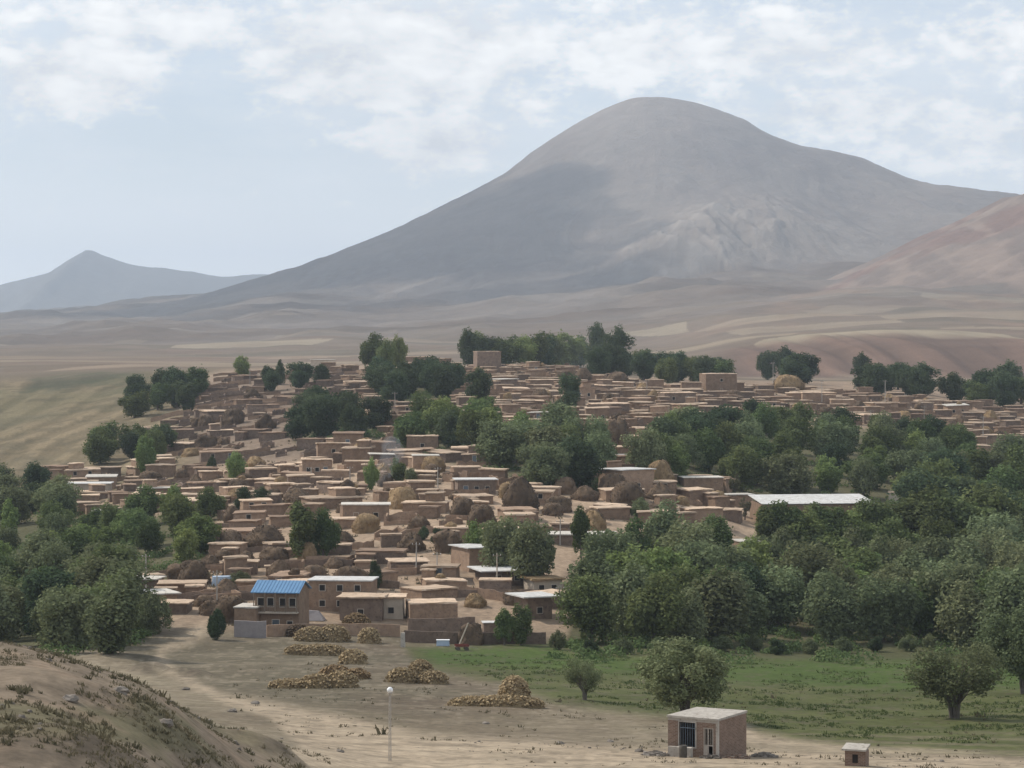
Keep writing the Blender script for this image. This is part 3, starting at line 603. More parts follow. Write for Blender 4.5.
def roof_mesh(w, d, h, ov, th, j, r, dome=.12):
    mb = MB(); nx = max(3, int(w/1.8)); ny = 4; W = w/2+ov; D_ = d/2+ov; top = []; n = (nx+1)*(ny+1)
    vs = []
    for lay in (0, 1):
        for b in range(ny+1):
            for a in range(nx+1):
                u, v_ = a/nx*2-1, b/ny*2-1; e = 1 if (a in (0, nx) or b in (0, ny)) else 0
                jj = j if e else 0
                vs.append((u*W+((r.uniform(-jj, jj)) if e else 0), v_*D_+(r.uniform(-jj, jj) if e else 0), h+(th+dome*(1-u*u)*(1-v_*v_)+r.uniform(-j, j)*.5 if lay else r.uniform(-.02, .02))))
    fs = []
    for b in range(ny):
        for a in range(nx):
            i = b*(nx+1)+a; fs.append((n+i, n+i+1, n+i+nx+2, n+i+nx+1)); fs.append((i+nx+1, i+nx+2, i+1, i))
    edge = [a for a in range(nx+1)]+[(b)*(nx+1)+nx for b in range(1, ny+1)]+[ny*(nx+1)+a for a in range(nx-1, -1, -1)]+[b*(nx+1) for b in range(ny-1, 0, -1)]
    for k in range(len(edge)): a, b = edge[k], edge[(k+1) % len(edge)]; fs.append((a, b, n+b, n+a))
    mb.add(vs, fs); return mb
def window(parent, x, y, z, w, h, face='front', fm='frame', bars=False):
    w *= .85; h *= .85
    """a frame proud of the wall with a dark pane set in it; centred at x along the face"""
    f = MB(); t = .09
    for (a, b, c_, d_) in ((-w/2, w/2, h, h+t), (-w/2, w/2, -t, 0), (-w/2-t, -w/2, -t, h+t), (w/2, w/2+t, -t, h+t)): f.box(a, b, -.09, .05, c_, d_)
    if bars: f.box(-.025, .025, -.07, -.03, 0, h)
    rz = {'front': 0, 'right': R(90), 'left': R(-90)}[face]
    o = f.build('window', M[fm], parent, (x, y, z), rz)
    MB().box(-w/2, w/2, -.045, .04, 0, h).build('pane', M['dark'], o)
    return o
def door(parent, x, y, z, w, h, face='front'):
    rz = {'front': 0, 'right': R(90), 'left': R(-90)}[face]
    f = MB(); f.box(-w/2-.1, -w/2, -.1, .05, 0, h+.1); f.box(w/2, w/2+.1, -.1, .05, 0, h+.1); f.box(-w/2, w/2, -.1, .05, h, h+.1)
    o = MB().box(-w/2, w/2, -.06, .04, 0, h).build('door', M['door'], parent, (x, y, z), rz)
    f.build('door_frame', M['frame'], o); return o
def house(x, y, w, d, h, rz, roof='earth', wall='mud_wall', nwin=0, has_door=False, look=None, label=None, name='mud_house', group=None, ov=None, storeys=1, z=None, roofm=None, side=None):
    r = random.Random(int(x*131+y*17)); c, s = math.cos(rz), math.sin(rz)
    zz = max(h1(x+a*c-b*s, y+a*s+b*c) for a in (-w/2, w/2) for b in (-d/2, d/2)) if z is None else z
    zz = zz*.5+.5*h1(x, y) if z is None else zz
    root = empty(name, (x, y, zz), rz)
    base = 2.2+max(0, zz-h1(x+s*d/2, y-c*d/2))
    wm = 'mud_dark' if wall == 'mud_dark' else wall
    wall_mesh(w, d, h, .08, r, base).build('wall', M[wm], root)
    if roof == 'earth': roof_mesh(w, d, h-.02, r.uniform(.12, .4) if ov is None else ov, r.uniform(.2, .36), .15, r, r.uniform(-.08, .3)).build('roof', M[roofm or 'mud_roof'], root)
    elif roof in ('pale', 'white'): roof_mesh(w, d, h-.02, .55 if ov is None else ov, .2, .01, r, .05).build('roof', M[roof+'_roof'], root)
    for st in range(storeys):
        z0 = h/storeys*st
        xs = [(-.5+(i+.5)/max(1, nwin+(1 if has_door and st == 0 else 0)))*w*.86 for i in range(nwin+(1 if has_door and st == 0 else 0))]
        if has_door and st == 0 and xs: door(root, xs.pop(r.randrange(len(xs))), -d/2-.02, .02, 1.0, 2.0)
        for q in xs: window(root, q, -d/2-.02, z0+.95, 1.1, 1.15)
    if side:
        for q in range(side): window(root, w/2+.02, (-.5+(q+.5)/side)*d*.8, h/storeys*(storeys-1)+.95, .9, 1.0, 'right')
    px, py = to_px(x, y, zz+h*.6); HOUSES.append((x, y, max(w, d)*.5, w, d))
    THINGS.append(dict(o=root, word='house', look=look or 'low mud-brick house with flat earth roof', px=px, py=py, label=label))
    tag(root, label, 'house', group)
    return root
def house_at(px, base, wpx, hpx, rz=0.0, dr=.65, **k):
    x, y = at(px, base); w = wpx*y/F; d = k.pop('d', w*dr); h = hpx*y/F
    # the base row belongs to the front wall: move back by half the depth
    return house(x-math.sin(rz)*-0+0, y+d*.5, w, d, h, rz, z=h1(x, y), **k)

def ruin(x, y, w, d, h, rz, wall='mud_dark'):
    r = random.Random(int(x*7+y*3)); z = h1(x, y); mb = MB(); t = .4; zs = lambda a, b_: h1(x+a*math.cos(rz)-b_*math.sin(rz), y+a*math.sin(rz)+b_*math.cos(rz))-z
    C4 = [(-w/2, -d/2), (w/2, -d/2), (w/2, d/2), (-w/2, d/2)]; gap = r.randrange(5)
    for k in range(4):
        (ax, ay), (bx, by) = C4[k], C4[(k+1) % 4]; n = max(2, int(math.hypot(bx-ax, by-ay)/1.1)); nx, ny = (0, t) if k == 0 else ((-t, 0) if k == 1 else ((0, -t) if k == 2 else (t, 0))); vs = []; i0, i1 = 0, n
        hb = h*(r.uniform(.3, .6) if k == gap else 1)
        for i in range(n+1):
            q = i/n; e = .004*(1-2*q) if k % 2 else 0; px_, py_ = ax+(bx-ax)*q, ay+(by-ay)*q; tt = max(.3, hb*r.uniform(.62, 1.05)); g0 = zs(px_, py_)
            if k % 2: py_ = ay+(by-ay)*(t/abs(by-ay)+.005+q*(1-2*t/abs(by-ay)-.01))
            vs += [(px_, py_, g0-.8), (px_+nx, py_+ny, g0-.8), (px_+nx, py_+ny, g0+tt), (px_, py_, g0+tt)]
        fs = [(i*4+q2, i*4+(q2+1) % 4, i*4+4+(q2+1) % 4, i*4+4+q2) for i in range(n) for q2 in range(4)]+[(3, 2, 1, 0), (n*4, n*4+1, n*4+2, n*4+3)]; mb.add(vs, fs)
    o = mb.build('ruined_house', M[wall], None, (x, y, z), rz); px, py = to_px(x, y, z+1); tag(o, None, 'ruin', 'roofless ruined houses'); HOUSES.append((x, y, max(w, d)*.5, w, d))
    THINGS.append(dict(o=o, word='ruin', look='roofless ruined mud house', px=px, py=py, label=None)); return o
# ------------------------------------------------------------------ the named buildings
def LM(phrase, px, py): LANDMARKS.append((phrase, px, py))
# blue-roofed house
def blue_house():
    x, y = at(284, 634); z = h1(x, y); k = y/F; rz = R(-9); root = empty('village_house', (x-.6, y+3.4, z), rz); r = random.Random(3); root.scale = (1, 1, 1.12)
    w, d = 45*k, 7.0
    wall_mesh(w, d, 6.0, .03, r, 2.5).build('wall', M['mud_wall'], root)
    # gabled roof with the ridge along the front
    mb = MB(); a, b, e, zt, ze = -w/2-.5, w/2+.3, d/2+.8, 7.35, 5.95
    mb.add([(a, -e, ze), (b, -e, ze), (b, 0, zt), (a, 0, zt), (a, e, ze), (b, e, ze), (a, -e, ze-.12), (b, -e, ze-.12), (b, 0, zt-.12), (a, 0, zt-.12), (a, e, ze-.12), (b, e, ze-.12)],
           [(0, 1, 2, 3), (3, 2, 5, 4), (7, 6, 9, 8), (8, 9, 10, 11), (0, 6, 7, 1), (4, 5, 11, 10), (0, 3, 9, 6), (3, 4, 10, 9), (1, 7, 8, 2), (2, 8, 11, 5)])
    for i in range(14): q = a+(b-a)*(i+.5)/14; mb.add([(q-.03, -e, ze+.0), (q+.03, -e, ze), (q+.03, 0, zt), (q-.03, 0, zt), (q-.03, -e, ze+.06), (q+.03, -e, ze+.06), (q+.03, 0, zt+.06), (q-.03, 0, zt+.06)], [(4, 5, 6, 7), (0, 4, 7, 3), (1, 2, 6, 5), (0, 1, 5, 4)])
    mb.build('roof', M['blue_roof'], root)
    g = MB()
    for sx in (-w/2+.0, w/2-.06): g.add([(sx, -d/2, 5.9), (sx, d/2, 5.9), (sx, 0, 7.2), (sx+.06, -d/2, 5.9), (sx+.06, d/2, 5.9), (sx+.06, 0, 7.2)], [(0, 2, 1), (3, 4, 5), (0, 1, 4, 3), (1, 2, 5, 4), (2, 0, 3, 5)])
    g.build('gable', M['mud_wall'], root)
    # balcony along the upper floor, with posts and a rail
    MB().box(-w/2, w/2, -d/2-1.2, -d/2-.01, 3.0, 3.2).build('balcony_floor', M['plaster'], root)
    for i in range(5): q = -w/2+.1+(w-.2)*i/4; MB().box(q-.07, q+.07, -d/2-1.15, -d/2-1.01, 3.2, 5.93).build('post', M['wood'], root)
    rl = MB(); rl.box(-w/2, w/2, -d/2-1.12, -d/2-1.05, 4.05, 4.13)
    for i in range(26): q = -w/2+.1+(w-.2)*i/25; rl.box(q-.02, q+.02, -d/2-1.1, -d/2-1.06, 3.2, 4.05)
    rl.build('railing', M['wood'], root)
    for q in (-.36, -.14, .14, .36): window(root, q*w, -d/2-.02, 3.9, 1.15, 1.4)
    door(root, -.02*w, -d/2-.02, .02, 1.1, 2.0); window(root, .3*w, -d/2-.02, 1.0, 1.0, 1.0)
    px, py = to_px(x, y, z+4); HOUSES.append((x, y+3.4, w*.55, w, d))
    lab = 'two-storey mud house with blue gabled metal roof and wooden balcony'
    tag(root, lab, 'house'); THINGS.append(dict(o=root, word='house', look='', px=px, py=py, label=lab)); LM('the blue-roofed house', 284, 600)
blue_house()
H_ = [ # px, base, wpx, hpx, rz deg, kwargs, label, landmark
 (342, 612, 62, 31, -6, dict(roof='white', wall='mud_wall', nwin=3, d=7, ov=.3, storeys=2), 'long tan house with white flat roof joined to the blue-roofed house', 'the white-roofed wing'),
 (248, 634, 22, 26, -8, dict(roof='pale', wall='mud_wall', d=6, ov=.2), 'low tan annex with pale slab roof left of the blue-roofed house', None),
 (362, 621, 42, 23, -4, dict(roof='earth', wall='mud_dark', nwin=1, d=6.5, ov=.5), 'brown mud house with one square window, right of the blue-roofed house', None),
 (391, 619, 24, 21, 0, dict(roof='earth', wall='plaster', nwin=1, d=6, ov=.5), 'small white-plastered house front with tan slab roof', 'the white-plastered house front'),
 (431, 624, 48, 20, 8, dict(roof='earth', wall='mud_wall', d=7, ov=.1), 'plain tan box-shaped house with flat roof near the meadow edge', 'the plain tan box house'),
 (481, 571, 46, 23, 24, dict(roof='white', wall='mud_wall', d=8.5, ov=.5), 'tall tan mud house with thin white roof and dark right side', 'the tall white-roofed house'),
 (502, 586, 44, 15, 14, dict(roof='white', wall='mud_dark', nwin=2, d=8.5, ov=1.3), 'low house under a wide overhanging white roof behind the pale pole', 'the low wide white roof'),
 (533, 619, 26, 22, 22, dict(roof='white', wall='mud_dark', nwin=1, d=6, ov=1.2), 'small house with overhanging white roof beside the forest edge', 'the small white-roofed house'),
 (543, 596, 30, 16, 16, dict(roof='earth', wall='plaster', nwin=2, d=6, roofm='stack_tan', ov=.5), 'small house with a reddish-brown slab roof above the white roofs', None),
 (627, 492, 42, 22, 38, dict(roof='white', wall='mud_wall', nwin=1, d=8.5, ov=.35), 'square tan house with white roof and one upper window on a mound', 'the square white-roofed house'),
 (84, 498, 48, 14, 3, dict(roof='white', wall='plaster', d=8, ov=.5), 'long tan house with bright white roof above the left forest', 'the left white-roofed house'),
 (475, 495, 38, 15, 6, dict(roof='white', wall='mud_dark', nwin=2, has_door=True, d=7, ov=.6), 'small open-fronted house with thin white roof in mid-village', 'the open-fronted house'),
 (583, 548, 66, 13, 0, dict(roof='pale', wall='mud_dark', d=8, ov=.4), 'long low house with pale roof half hidden behind trees', None),
 (365, 522, 46, 17, 3, dict(roof='pale', wall='mud_wall', nwin=2, d=7, ov=.4), 'long tan house with pale roof edge beside an orange-brown haystack', 'the long pale-roofed house'),
 (702, 492, 40, 14, 6, dict(roof='pale', wall='mud_wall', d=7.5, ov=.2), 'wide tan house with pale parapet roof left of the forest', 'the wide pale-roofed house'),
 (719, 394, 32, 20, 12, dict(roof='earth', wall='mud_wall', nwin=1, d=9, ov=.1, storeys=2), 'tall two-storey tan house on the upper village ridge', 'the tall ridge house'),
 (487, 372, 24, 20, 10, dict(roof='earth', wall='mud_dark', d=10, ov=.1, storeys=2), 'tower-like grey-brown house on the skyline below light trees', 'the tower-like house'),
 (425, 470, 26, 14, 4, dict(roof='pale', wall='mud_wall', d=7, ov=.2), 'small square house with pale roof below the central trees', None),
 (322, 370, 24, 10, 4, dict(roof='pale', wall='plaster', d=8, ov=.3), 'pale low house at the top left of the village', 'the pale ridge house'),
 (905, 524, 60, 15, -8, dict(roof='pale', wall='mud_wall', nwin=5, d=9, ov=.3), 'grey-tan house with a row of small windows among the forest', 'the row-windowed house'),
 (906, 505, 30, 12, -8, dict(roof='earth', wall='plaster', d=7, ov=.2), 'upper block of pale slabs behind the row-windowed forest house', None),
 (930, 565, 60, 14, -4, dict(roof='earth', wall='mud_wall', d=7, ov=.2), 'low tan wall-like house between the forest trees at the right', None),
 (752, 552, 30, 10, 12, dict(roof='pale', wall='mud_wall', d=7, ov=.2), 'small tan house glimpsed between forest trees below the large roof', None),
 (418, 365, 30, 8, 0, dict(roof='earth', wall='mud_wall', d=8), 'low mud house just under the twin light-green trees', None)]
for (px, base, wpx, hpx, a, kw, lab, lm) in H_:
    house_at(px, base, wpx, hpx, R(a), label=lab, name='village_house', **kw)
    if lm: LM(lm, px, base-hpx*.5)
# the large hall with a wide white roof standing in the forest
def hall():
    x, y = at(815, 533); z = h1(x, y); w, d, h = 25.5, 13, 29*y/F; root = empty('large_hall', (x, y+7, z), R(8)); r = random.Random(9)
    wall_mesh(w, d, h, .03, r, 2).build('wall', M['mud_wall'], root)
    mb = MB(); W, D2 = w/2+.5, d/2+.5
    mb.add([(-W, -D2, h), (W, -D2, h), (W, D2, h+1.3), (-W, D2, h+1.3), (-W, -D2, h+.13), (W, -D2, h+.13), (W, D2, h+1.43), (-W, D2, h+1.43)], [(3, 2, 1, 0), (4, 5, 6, 7), (0, 1, 5, 4), (1, 2, 6, 5), (2, 3, 7, 6), (3, 0, 4, 7)])
    mb.build('roof', M['white_roof'], root)
    for i in range(6): window(root, (-.5+(i+.5)/6)*w*.9, -d/2-.02, 1.3, 1.4, 1.3)
    lab = 'large hall with wide white sloping roof rising from the forest'; HOUSES.append((x, y+7, 14, w, d))
    tag(root, lab, 'hall'); THINGS.append(dict(o=root, word='hall', look='', px=815, py=505, label=lab)); LM('the white hall roof', 815, 505)
hall()
# ------------------------------------------------------------------ brick hut on the right of the track
M['brick'] = None
def brick_mat():
    m, N, L, b = new_mat('brick'); tc = N.new('ShaderNodeTexCoord'); sp = N.new('ShaderNodeSeparateXYZ'); L.new(tc.outputs['Object'], sp.inputs[0])
    ad = N.new('ShaderNodeMath'); ad.operation = 'ADD'; L.new(sp.outputs[0], ad.inputs[0]); L.new(sp.outputs[1], ad.inputs[1]); cb = N.new('ShaderNodeCombineXYZ'); L.new(ad.outputs[0], cb.inputs[0]); L.new(sp.outputs[2], cb.inputs[1])
    bt = N.new('ShaderNodeTexBrick'); L.new(cb.outputs[0], bt.inputs['Vector']); bt.inputs['Scale'].default_value = 1.0; bt.inputs['Brick Width'].default_value = .30; bt.inputs['Row Height'].default_value = .11; bt.inputs['Mortar Size'].default_value = .014
    bt.inputs['Color1'].default_value = (.165, .10, .072, 1); bt.inputs['Color2'].default_value = (.24, .155, .115, 1); bt.inputs['Mortar'].default_value = (.28, .235, .19, 1)
    n = N.new('ShaderNodeTexNoise'); n.inputs['Scale'].default_value = 1.4; n.inputs['Detail'].default_value = 5; L.new(tc.outputs['Object'], n.inputs['Vector'])
    mr = N.new('ShaderNodeMapRange'); mr.inputs['To Min'].default_value = .7; mr.inputs['To Max'].default_value = 1.3; L.new(n.outputs['Fac'], mr.inputs['Value']); sc_ = N.new('ShaderNodeVectorMath'); sc_.operation = 'SCALE'
    L.new(bt.outputs['Color'], sc_.inputs[0]); L.new(mr.outputs[0], sc_.inputs['Scale']); L.new(sc_.outputs[0], b.inputs['Base Color']); return m
M['brick'] = brick_mat()
M['dim'] = mat('dim_interior', (.08, .07, .06), (.11, .10, .085), 2)
def hut():
    # near corner (where front and right faces meet) stands at column 718, row 757
    cx, cy = at(718, 758); rz = R(-30); z = h1(cx, cy)+.02; wf, wr, h, t = 4.15, 5.0, 2.72, .22
    root = empty('brick_hut', (cx, cy, z), rz)     # local: front face along -x from the corner, right face along +y
    # front wall built round its two openings: window from -3.35 to -2.0, door from -1.15 to -.35
    mb = MB()
    mb.box(-wf, -3.2, 0, t, -.8, h); mb.box(-3.2, -1.85, 0, t, -.8, .62); mb.box(-3.2, -1.85, 0, t, 2.45, h)
    mb.box(-1.85, -1.2, 0, t, -.8, h); mb.box(-1.2, -.38, 0, t, -.8, .0); mb.box(-1.2, -.38, 0, t, 2.15, h); mb.box(-.38, -.18, 0, t, -.8, h)
    mb.box(-.18, 0.0, t+.002, wr, -.8, h-.002); mb.box(-wf, -wf+t, t+.002, wr, -.8, h-.002); mb.box(-wf+t+.002, -.182, wr-t, wr-.002, -.8, h-.004)
    mb.build('wall', M['brick'], root)
    MB().box(-wf+t, -.18, t+.003, wr-t, -.05, .02).build('floor', M['dim'], root)
    MB().box(-.178, .012, -.012, .2, -.8, h-.01).build('corner_post', M['concrete'], root)
    rf = MB(); rf.box(-wf-.07, .07, -.07, wr+.07, h+.002, h+.17, jit=.02, rnd=random.Random(4)); rf.build('roof', M['concrete'], root)
    MB().box(-wf, .004, -.006, -.001, h-.2, h).build('lintel', M['concrete'], root)
    # window: pale surround, dark bars, transom
    f = MB(); t2 = .09
    for q in ((-3.2-t2, -3.2, .53, 2.54), (-1.85, -1.85+t2, .53, 2.54), (-3.2, -1.85, .53, .62), (-3.2, -1.85, 2.45, 2.54)): f.box(q[0], q[1], -.05, .1, q[2], q[3])
    w = f.build('window', M['concrete'], root)
    b = MB(); b.box(-3.2, -1.85, .04, .08, 2.0, 2.05)
    for i in range(7): q = -3.2+1.35*(i+.5)/7; b.box(q-.015, q+.015, .045, .075, .62, 2.45)
    b.build('bars', M['door'], w)
    dd = MB(); dd.box(-1.2, -1.13, .02, .09, .02, 2.15); dd.box(-.45, -.38, .02, .09, .02, 2.15); dd.box(-.85, -.79, .02, .09, .02, 2.15); dd.box(-1.13, -.45, .03, .08, .8, .88); dd.box(-1.13, -.45, .03, .08, 2.07, 2.15); dd.box(-1.13, -.45, .03, .08, .02, .12)
    dd.box(-1.13, -.85, .04, .07, .12, .8)
    for i in range(5): q = -1.13+.68*(i+.5)/5; dd.box(q-.012, q+.012, .045, .07, .88, 2.07)
    dd.build('door', M['frame'], root)
    lab = 'small flat-roofed brick hut with barred window and door beside the track'
    tag(root, lab, 'hut'); THINGS.append(dict(o=root, word='hut', look='', px=705, py=733, label=lab)); LM('the brick hut', 705, 735)
    HOUSES.append((cx-1, cy+2, 4, 5, 5))
    # things standing in front of it
    c, s = math.cos(rz), math.sin(rz)
    def loc(a, b): X, Y = cx+a*c-b*s, cy+a*s+b*c; return X, Y, h1(X, Y)
    X, Y, Z = loc(-2.75, -.75); o = MB().box(-.95, .95, -.16, .16, -.4, .75, jit=.03, rnd=random.Random(2)).build('block_wall', M['concrete'], None, (X, Y, Z), rz); tag(o, 'low concrete block wall under the window of the brick hut', 'low wall', None, 'thing')
    X, Y, Z = loc(-2.1, -1.6); br = MB(); n = 14
    prof = [(.27, -.1), (.29, .0), (.3, .25), (.31, .3), (.3, .35), (.3, .6), (.31, .65), (.3, .7), (.29, .92), (.25, .93), (.24, .9)]
    vs = [(r_*math.cos(2*math.pi*i/n), r_*math.sin(2*math.pi*i/n), zz) for r_, zz in prof for i in range(n)]
    br.add(vs, [(k*n+i, k*n+(i+1) % n, (k+1)*n+(i+1) % n, (k+1)*n+i) for k in range(len(prof)-1) for i in range(n)]+[tuple(range(n))[::-1], tuple((len(prof)-1)*n+i for i in range(n))])
    o = br.build('barrel', M['dim'], None, (X, Y, Z), smooth=True); tag(o, 'dark metal barrel standing in front of the brick hut', 'barrel')
    for i, (a, b, q, lb) in enumerate(((-4.6, -1.2, .9, 'heap of stone rubble at the left corner of the brick hut'), (1.2, .6, .75, 'low heap of broken bricks right of the brick hut'), (-.2, -.9, .6, 'small rubble heap before the corner post of the brick hut'), (1.6, 4.6, .9, 'earth and weed heap behind the right side of the brick hut'))):
        X, Y, Z = loc(a, b); mb = MB(); r = random.Random(30+i)
        for _ in range(60):
            rr = q*r.random()**.6; th = r.uniform(0, 6.28); sz = r.uniform(.06, .17); px_, py_ = rr*math.cos(th)*1.3, rr*math.sin(th); pz = (1-rr/q)*.32*q+sz*.2
            mb.box(px_-sz, px_+sz, py_-sz*.7, py_+sz*.7, pz-sz, pz+sz*.6, jit=sz*.35, rnd=r)
        o = mb.build('rubble_heap', M['stone' if i != 1 else 'brick'], None, (X, Y, Z)); tag(o, lb, 'rubble', 'rubble heaps around the brick hut')
hut()
# ------------------------------------------------------------------ stone cistern at the lower right
def cistern():
    x, y = at(857, 765); y -= 1.0; x = (857-512)/F*y; z = h1(x, y); root = empty('stone_cistern', (x, y, z), R(-20)); k = y/F
    mb = MB(); mb.box(-.75, .75, -.6, .6, -.8, 1.15, jit=.02, rnd=random.Random(8)); mb.build('body', M['brick'], root)
    MB().box(-.2, .2, -.615, -.602, .3, .9).build('hatch', M['dark'], root)
    s = MB(); s.add([(-.95, -.8, 1.16), (.8, -.8, 1.16), (.8, .8, 1.36), (-.95, .8, 1.36), (-.95, -.8, 1.28), (.8, -.8, 1.28), (.8, .8, 1.5), (-.95, .8, 1.5)], [(3, 2, 1, 0), (4, 5, 6, 7), (0, 1, 5, 4), (1, 2, 6, 5), (2, 3, 7, 6), (3, 0, 4, 7)]); s.build('lid', M['concrete'], root)
    tag(root, 'small stone cistern with pale slab lid at the lower right track', 'cistern'); LM('the small stone cistern', 857, 755)
cistern()
# ------------------------------------------------------------------ lamp post in the foreground
def lamp():
    x, y = at(390, 761); z = h1(x, y); h = (761-690)*y/F; root = empty('lamp_post', (x, y, z)); mb = MB()
    for a, b in ((-.09, -.09), (.09, -.09), (0, .1)): mb.tube((a, b, -.3), (a*.6, b*.6, h-.25), .022, .018, 6)
    n = 16
    for i in range(n):
        za, zb = (h-.3)*i/n, (h-.3)*(i+1)/n; q = .09*(1-.4*i/n)
        mb.tube((-q, -q, za), (q, -q, zb), .01, .01, 4); mb.tube((q, -q, za), (0, q, zb), .01, .01, 4); mb.tube((0, q, za), (-q, -q, zb), .01, .01, 4)
    mb.build('pole', M['pole'], root)
    g = MB(); g.ball((0, 0, h), .21, 16, 10); g.build('lamp_globe', M['white_paint'], root, smooth=True)
    c = MB(); c.tube((0, 0, h-.36), (0, 0, h-.2), .1, .17, 10); c.build('collar', M['pole'], root)
    tag(root, 'slender grey lattice lamp post with round white globe beside the track', 'lamp post'); LM('the white-globed lamp post', 390, 720)
lamp()
# ------------------------------------------------------------------ sheaf heaps in the field
def sheaf_heap(parts_, x, y, label, m='straw', seed=0, ss=.27):
    """parts_: list of (dx, dy, half length, half depth, height) mounds; each covered with tied sheaves"""
    r = random.Random(seed); mb = MB(); z = h1(x, y)
    for (dx, dy, a, b, hh) in parts_:
        zb = h1(x+dx, y+dy)-z
        nu, nv = 14, 6; vs = []; fs = []
        for j in range(nv+1):
            for i in range(nu):
                t = 2*math.pi*i/nu; q = math.cos(j/nv*math.pi/2)**.8; vs.append((dx+a*.9*q*math.cos(t), dy+b*.9*q*math.sin(t), zb-.15+hh*.88*math.sin(j/nv*math.pi/2)+(h1(x+dx+a*q*math.cos(t), y+dy+b*q*math.sin(t))-z-zb)*(1-j/nv)))
        for j in range(nv):
            for i in range(nu): fs.append((j*nu+i, j*nu+(i+1) % nu, (j+1)*nu+(i+1) % nu, (j+1)*nu+i))
        mb.add(vs, fs); n = int(26*(a*b)**.8*(1+hh*.5)/ss*.35)+30
        for _ in range(n):
            t = r.uniform(0, 6.28); q = r.random()**.45; u = math.asin(min(1, math.sqrt(1-q*q)))
            p = mathutils.Vector((dx+a*q*math.cos(t), dy+b*q*math.sin(t), zb+hh*math.sqrt(max(0, 1-q*q))*.92)); out = mathutils.Vector((math.cos(t)/a, math.sin(t)/b, .5+r.random()*.6)).normalized()
            d = (out*.8+mathutils.Vector((r.uniform(-1, 1), r.uniform(-1, 1), r.uniform(-.3, .5)))*.7).normalized(); L_ = ss*r.uniform(.7, 1.25); w = ss*.34*r.uniform(.8, 1.3)
            mb.tube(p-d*L_*.7, p+d*L_*.1, w*1.05, w*.6, 6); mb.tube(p+d*L_*.1, p+d*L_, w*.6, w*1.25, 6)
        for _ in range(n*9):
            t = r.uniform(0, 6.28); q = r.random()**.4*1.08; p = mathutils.Vector((dx+a*q*math.cos(t), dy+b*q*math.sin(t), zb+hh*math.sqrt(max(0, 1-min(1, q)**2))*.97+.03)); e = mathutils.Vector((r.uniform(-1, 1), r.uniform(-1, 1), r.uniform(-.25, .6))).normalized(); s_ = e.orthogonal().normalized()*.018; L_ = r.uniform(.15, .42)
            mb.add([p-s_, p+s_, p+e*L_+s_*.5, p+e*L_-s_*.5], [(0, 1, 2, 3)])
    o = mb.build('hay_pile', M[m], None, (x, y, z)); tag(o, label, 'hay pile', 'piles of hay sheaves drying on the field'); return o
def sh(px, base, items, label, m='straw', seed=0, ss=.27):
    x, y = at(px, base); k = y/F
    sheaf_heap([((a-px)*k, b, c*k, d, e*k) for (a, b, c, d, e) in items], x, y, label, m, seed, ss)
sh(510, 706, [(478, 0, 30, 1.0, 9), (505, -.4, 34, 1.2, 10), (530, 0, 14, .9, 8), (514, 1.4, 16, 1.6, 30)], 'long row of hay sheaves with a tall cone, nearest in the field', seed=1)
sh(415, 683, [(402, 0, 16, 1.4, 14), (432, 0, 16, 1.4, 12), (420, 1.2, 14, 1.3, 23)], 'pair of rounded sheaf heaps in mid-field right of the lamp top', seed=2, ss=.3)
sh(318, 688, [(290, 0, 22, 1.2, 8), (318, 0, 20, 1.4, 13), (342, .2, 16, 1.5, 16)], 'long low row of hay sheaves left of the lamp post', seed=3, ss=.3)
sh(338, 679, [(335, .3, 16, 1.4, 13), (356, 0, 14, 1.2, 9)], 'dark brown low sheaf heap just behind the long low row', 'stack_tan', 4, .3)
sh(316, 655, [(298, 0, 14, 1.4, 9), (322, -.6, 28, 1.6, 10)], 'flat sheaf row in front of the garden wall', seed=5, ss=.33)
sh(355, 664, [(353, 0, 14, 2.0, 14)], 'small rounded sheaf heap between the flat row and the open field', seed=6, ss=.33)
sh(325, 641, [(312, 0, 18, 1.7, 14), (333, .4, 17, 1.8, 16)], 'large greenish sheaf heap against the garden wall', seed=7, ss=.33)
sh(370, 643, [(369, 0, 11, 1.6, 15)], 'small bright yellow sheaf heap right of the greenish heap', seed=8, ss=.33)
sh(353, 634, [(356, .4, 16, 1.8, 21)], 'reddish-brown sheaf heap behind the greenish heap', 'stack_tan', 9, .33)
sh(298, 637, [(298, .4, 12, 1.3, 12)], 'short dark sheaf heap at the left end of the garden wall', 'stack', 10, .33)
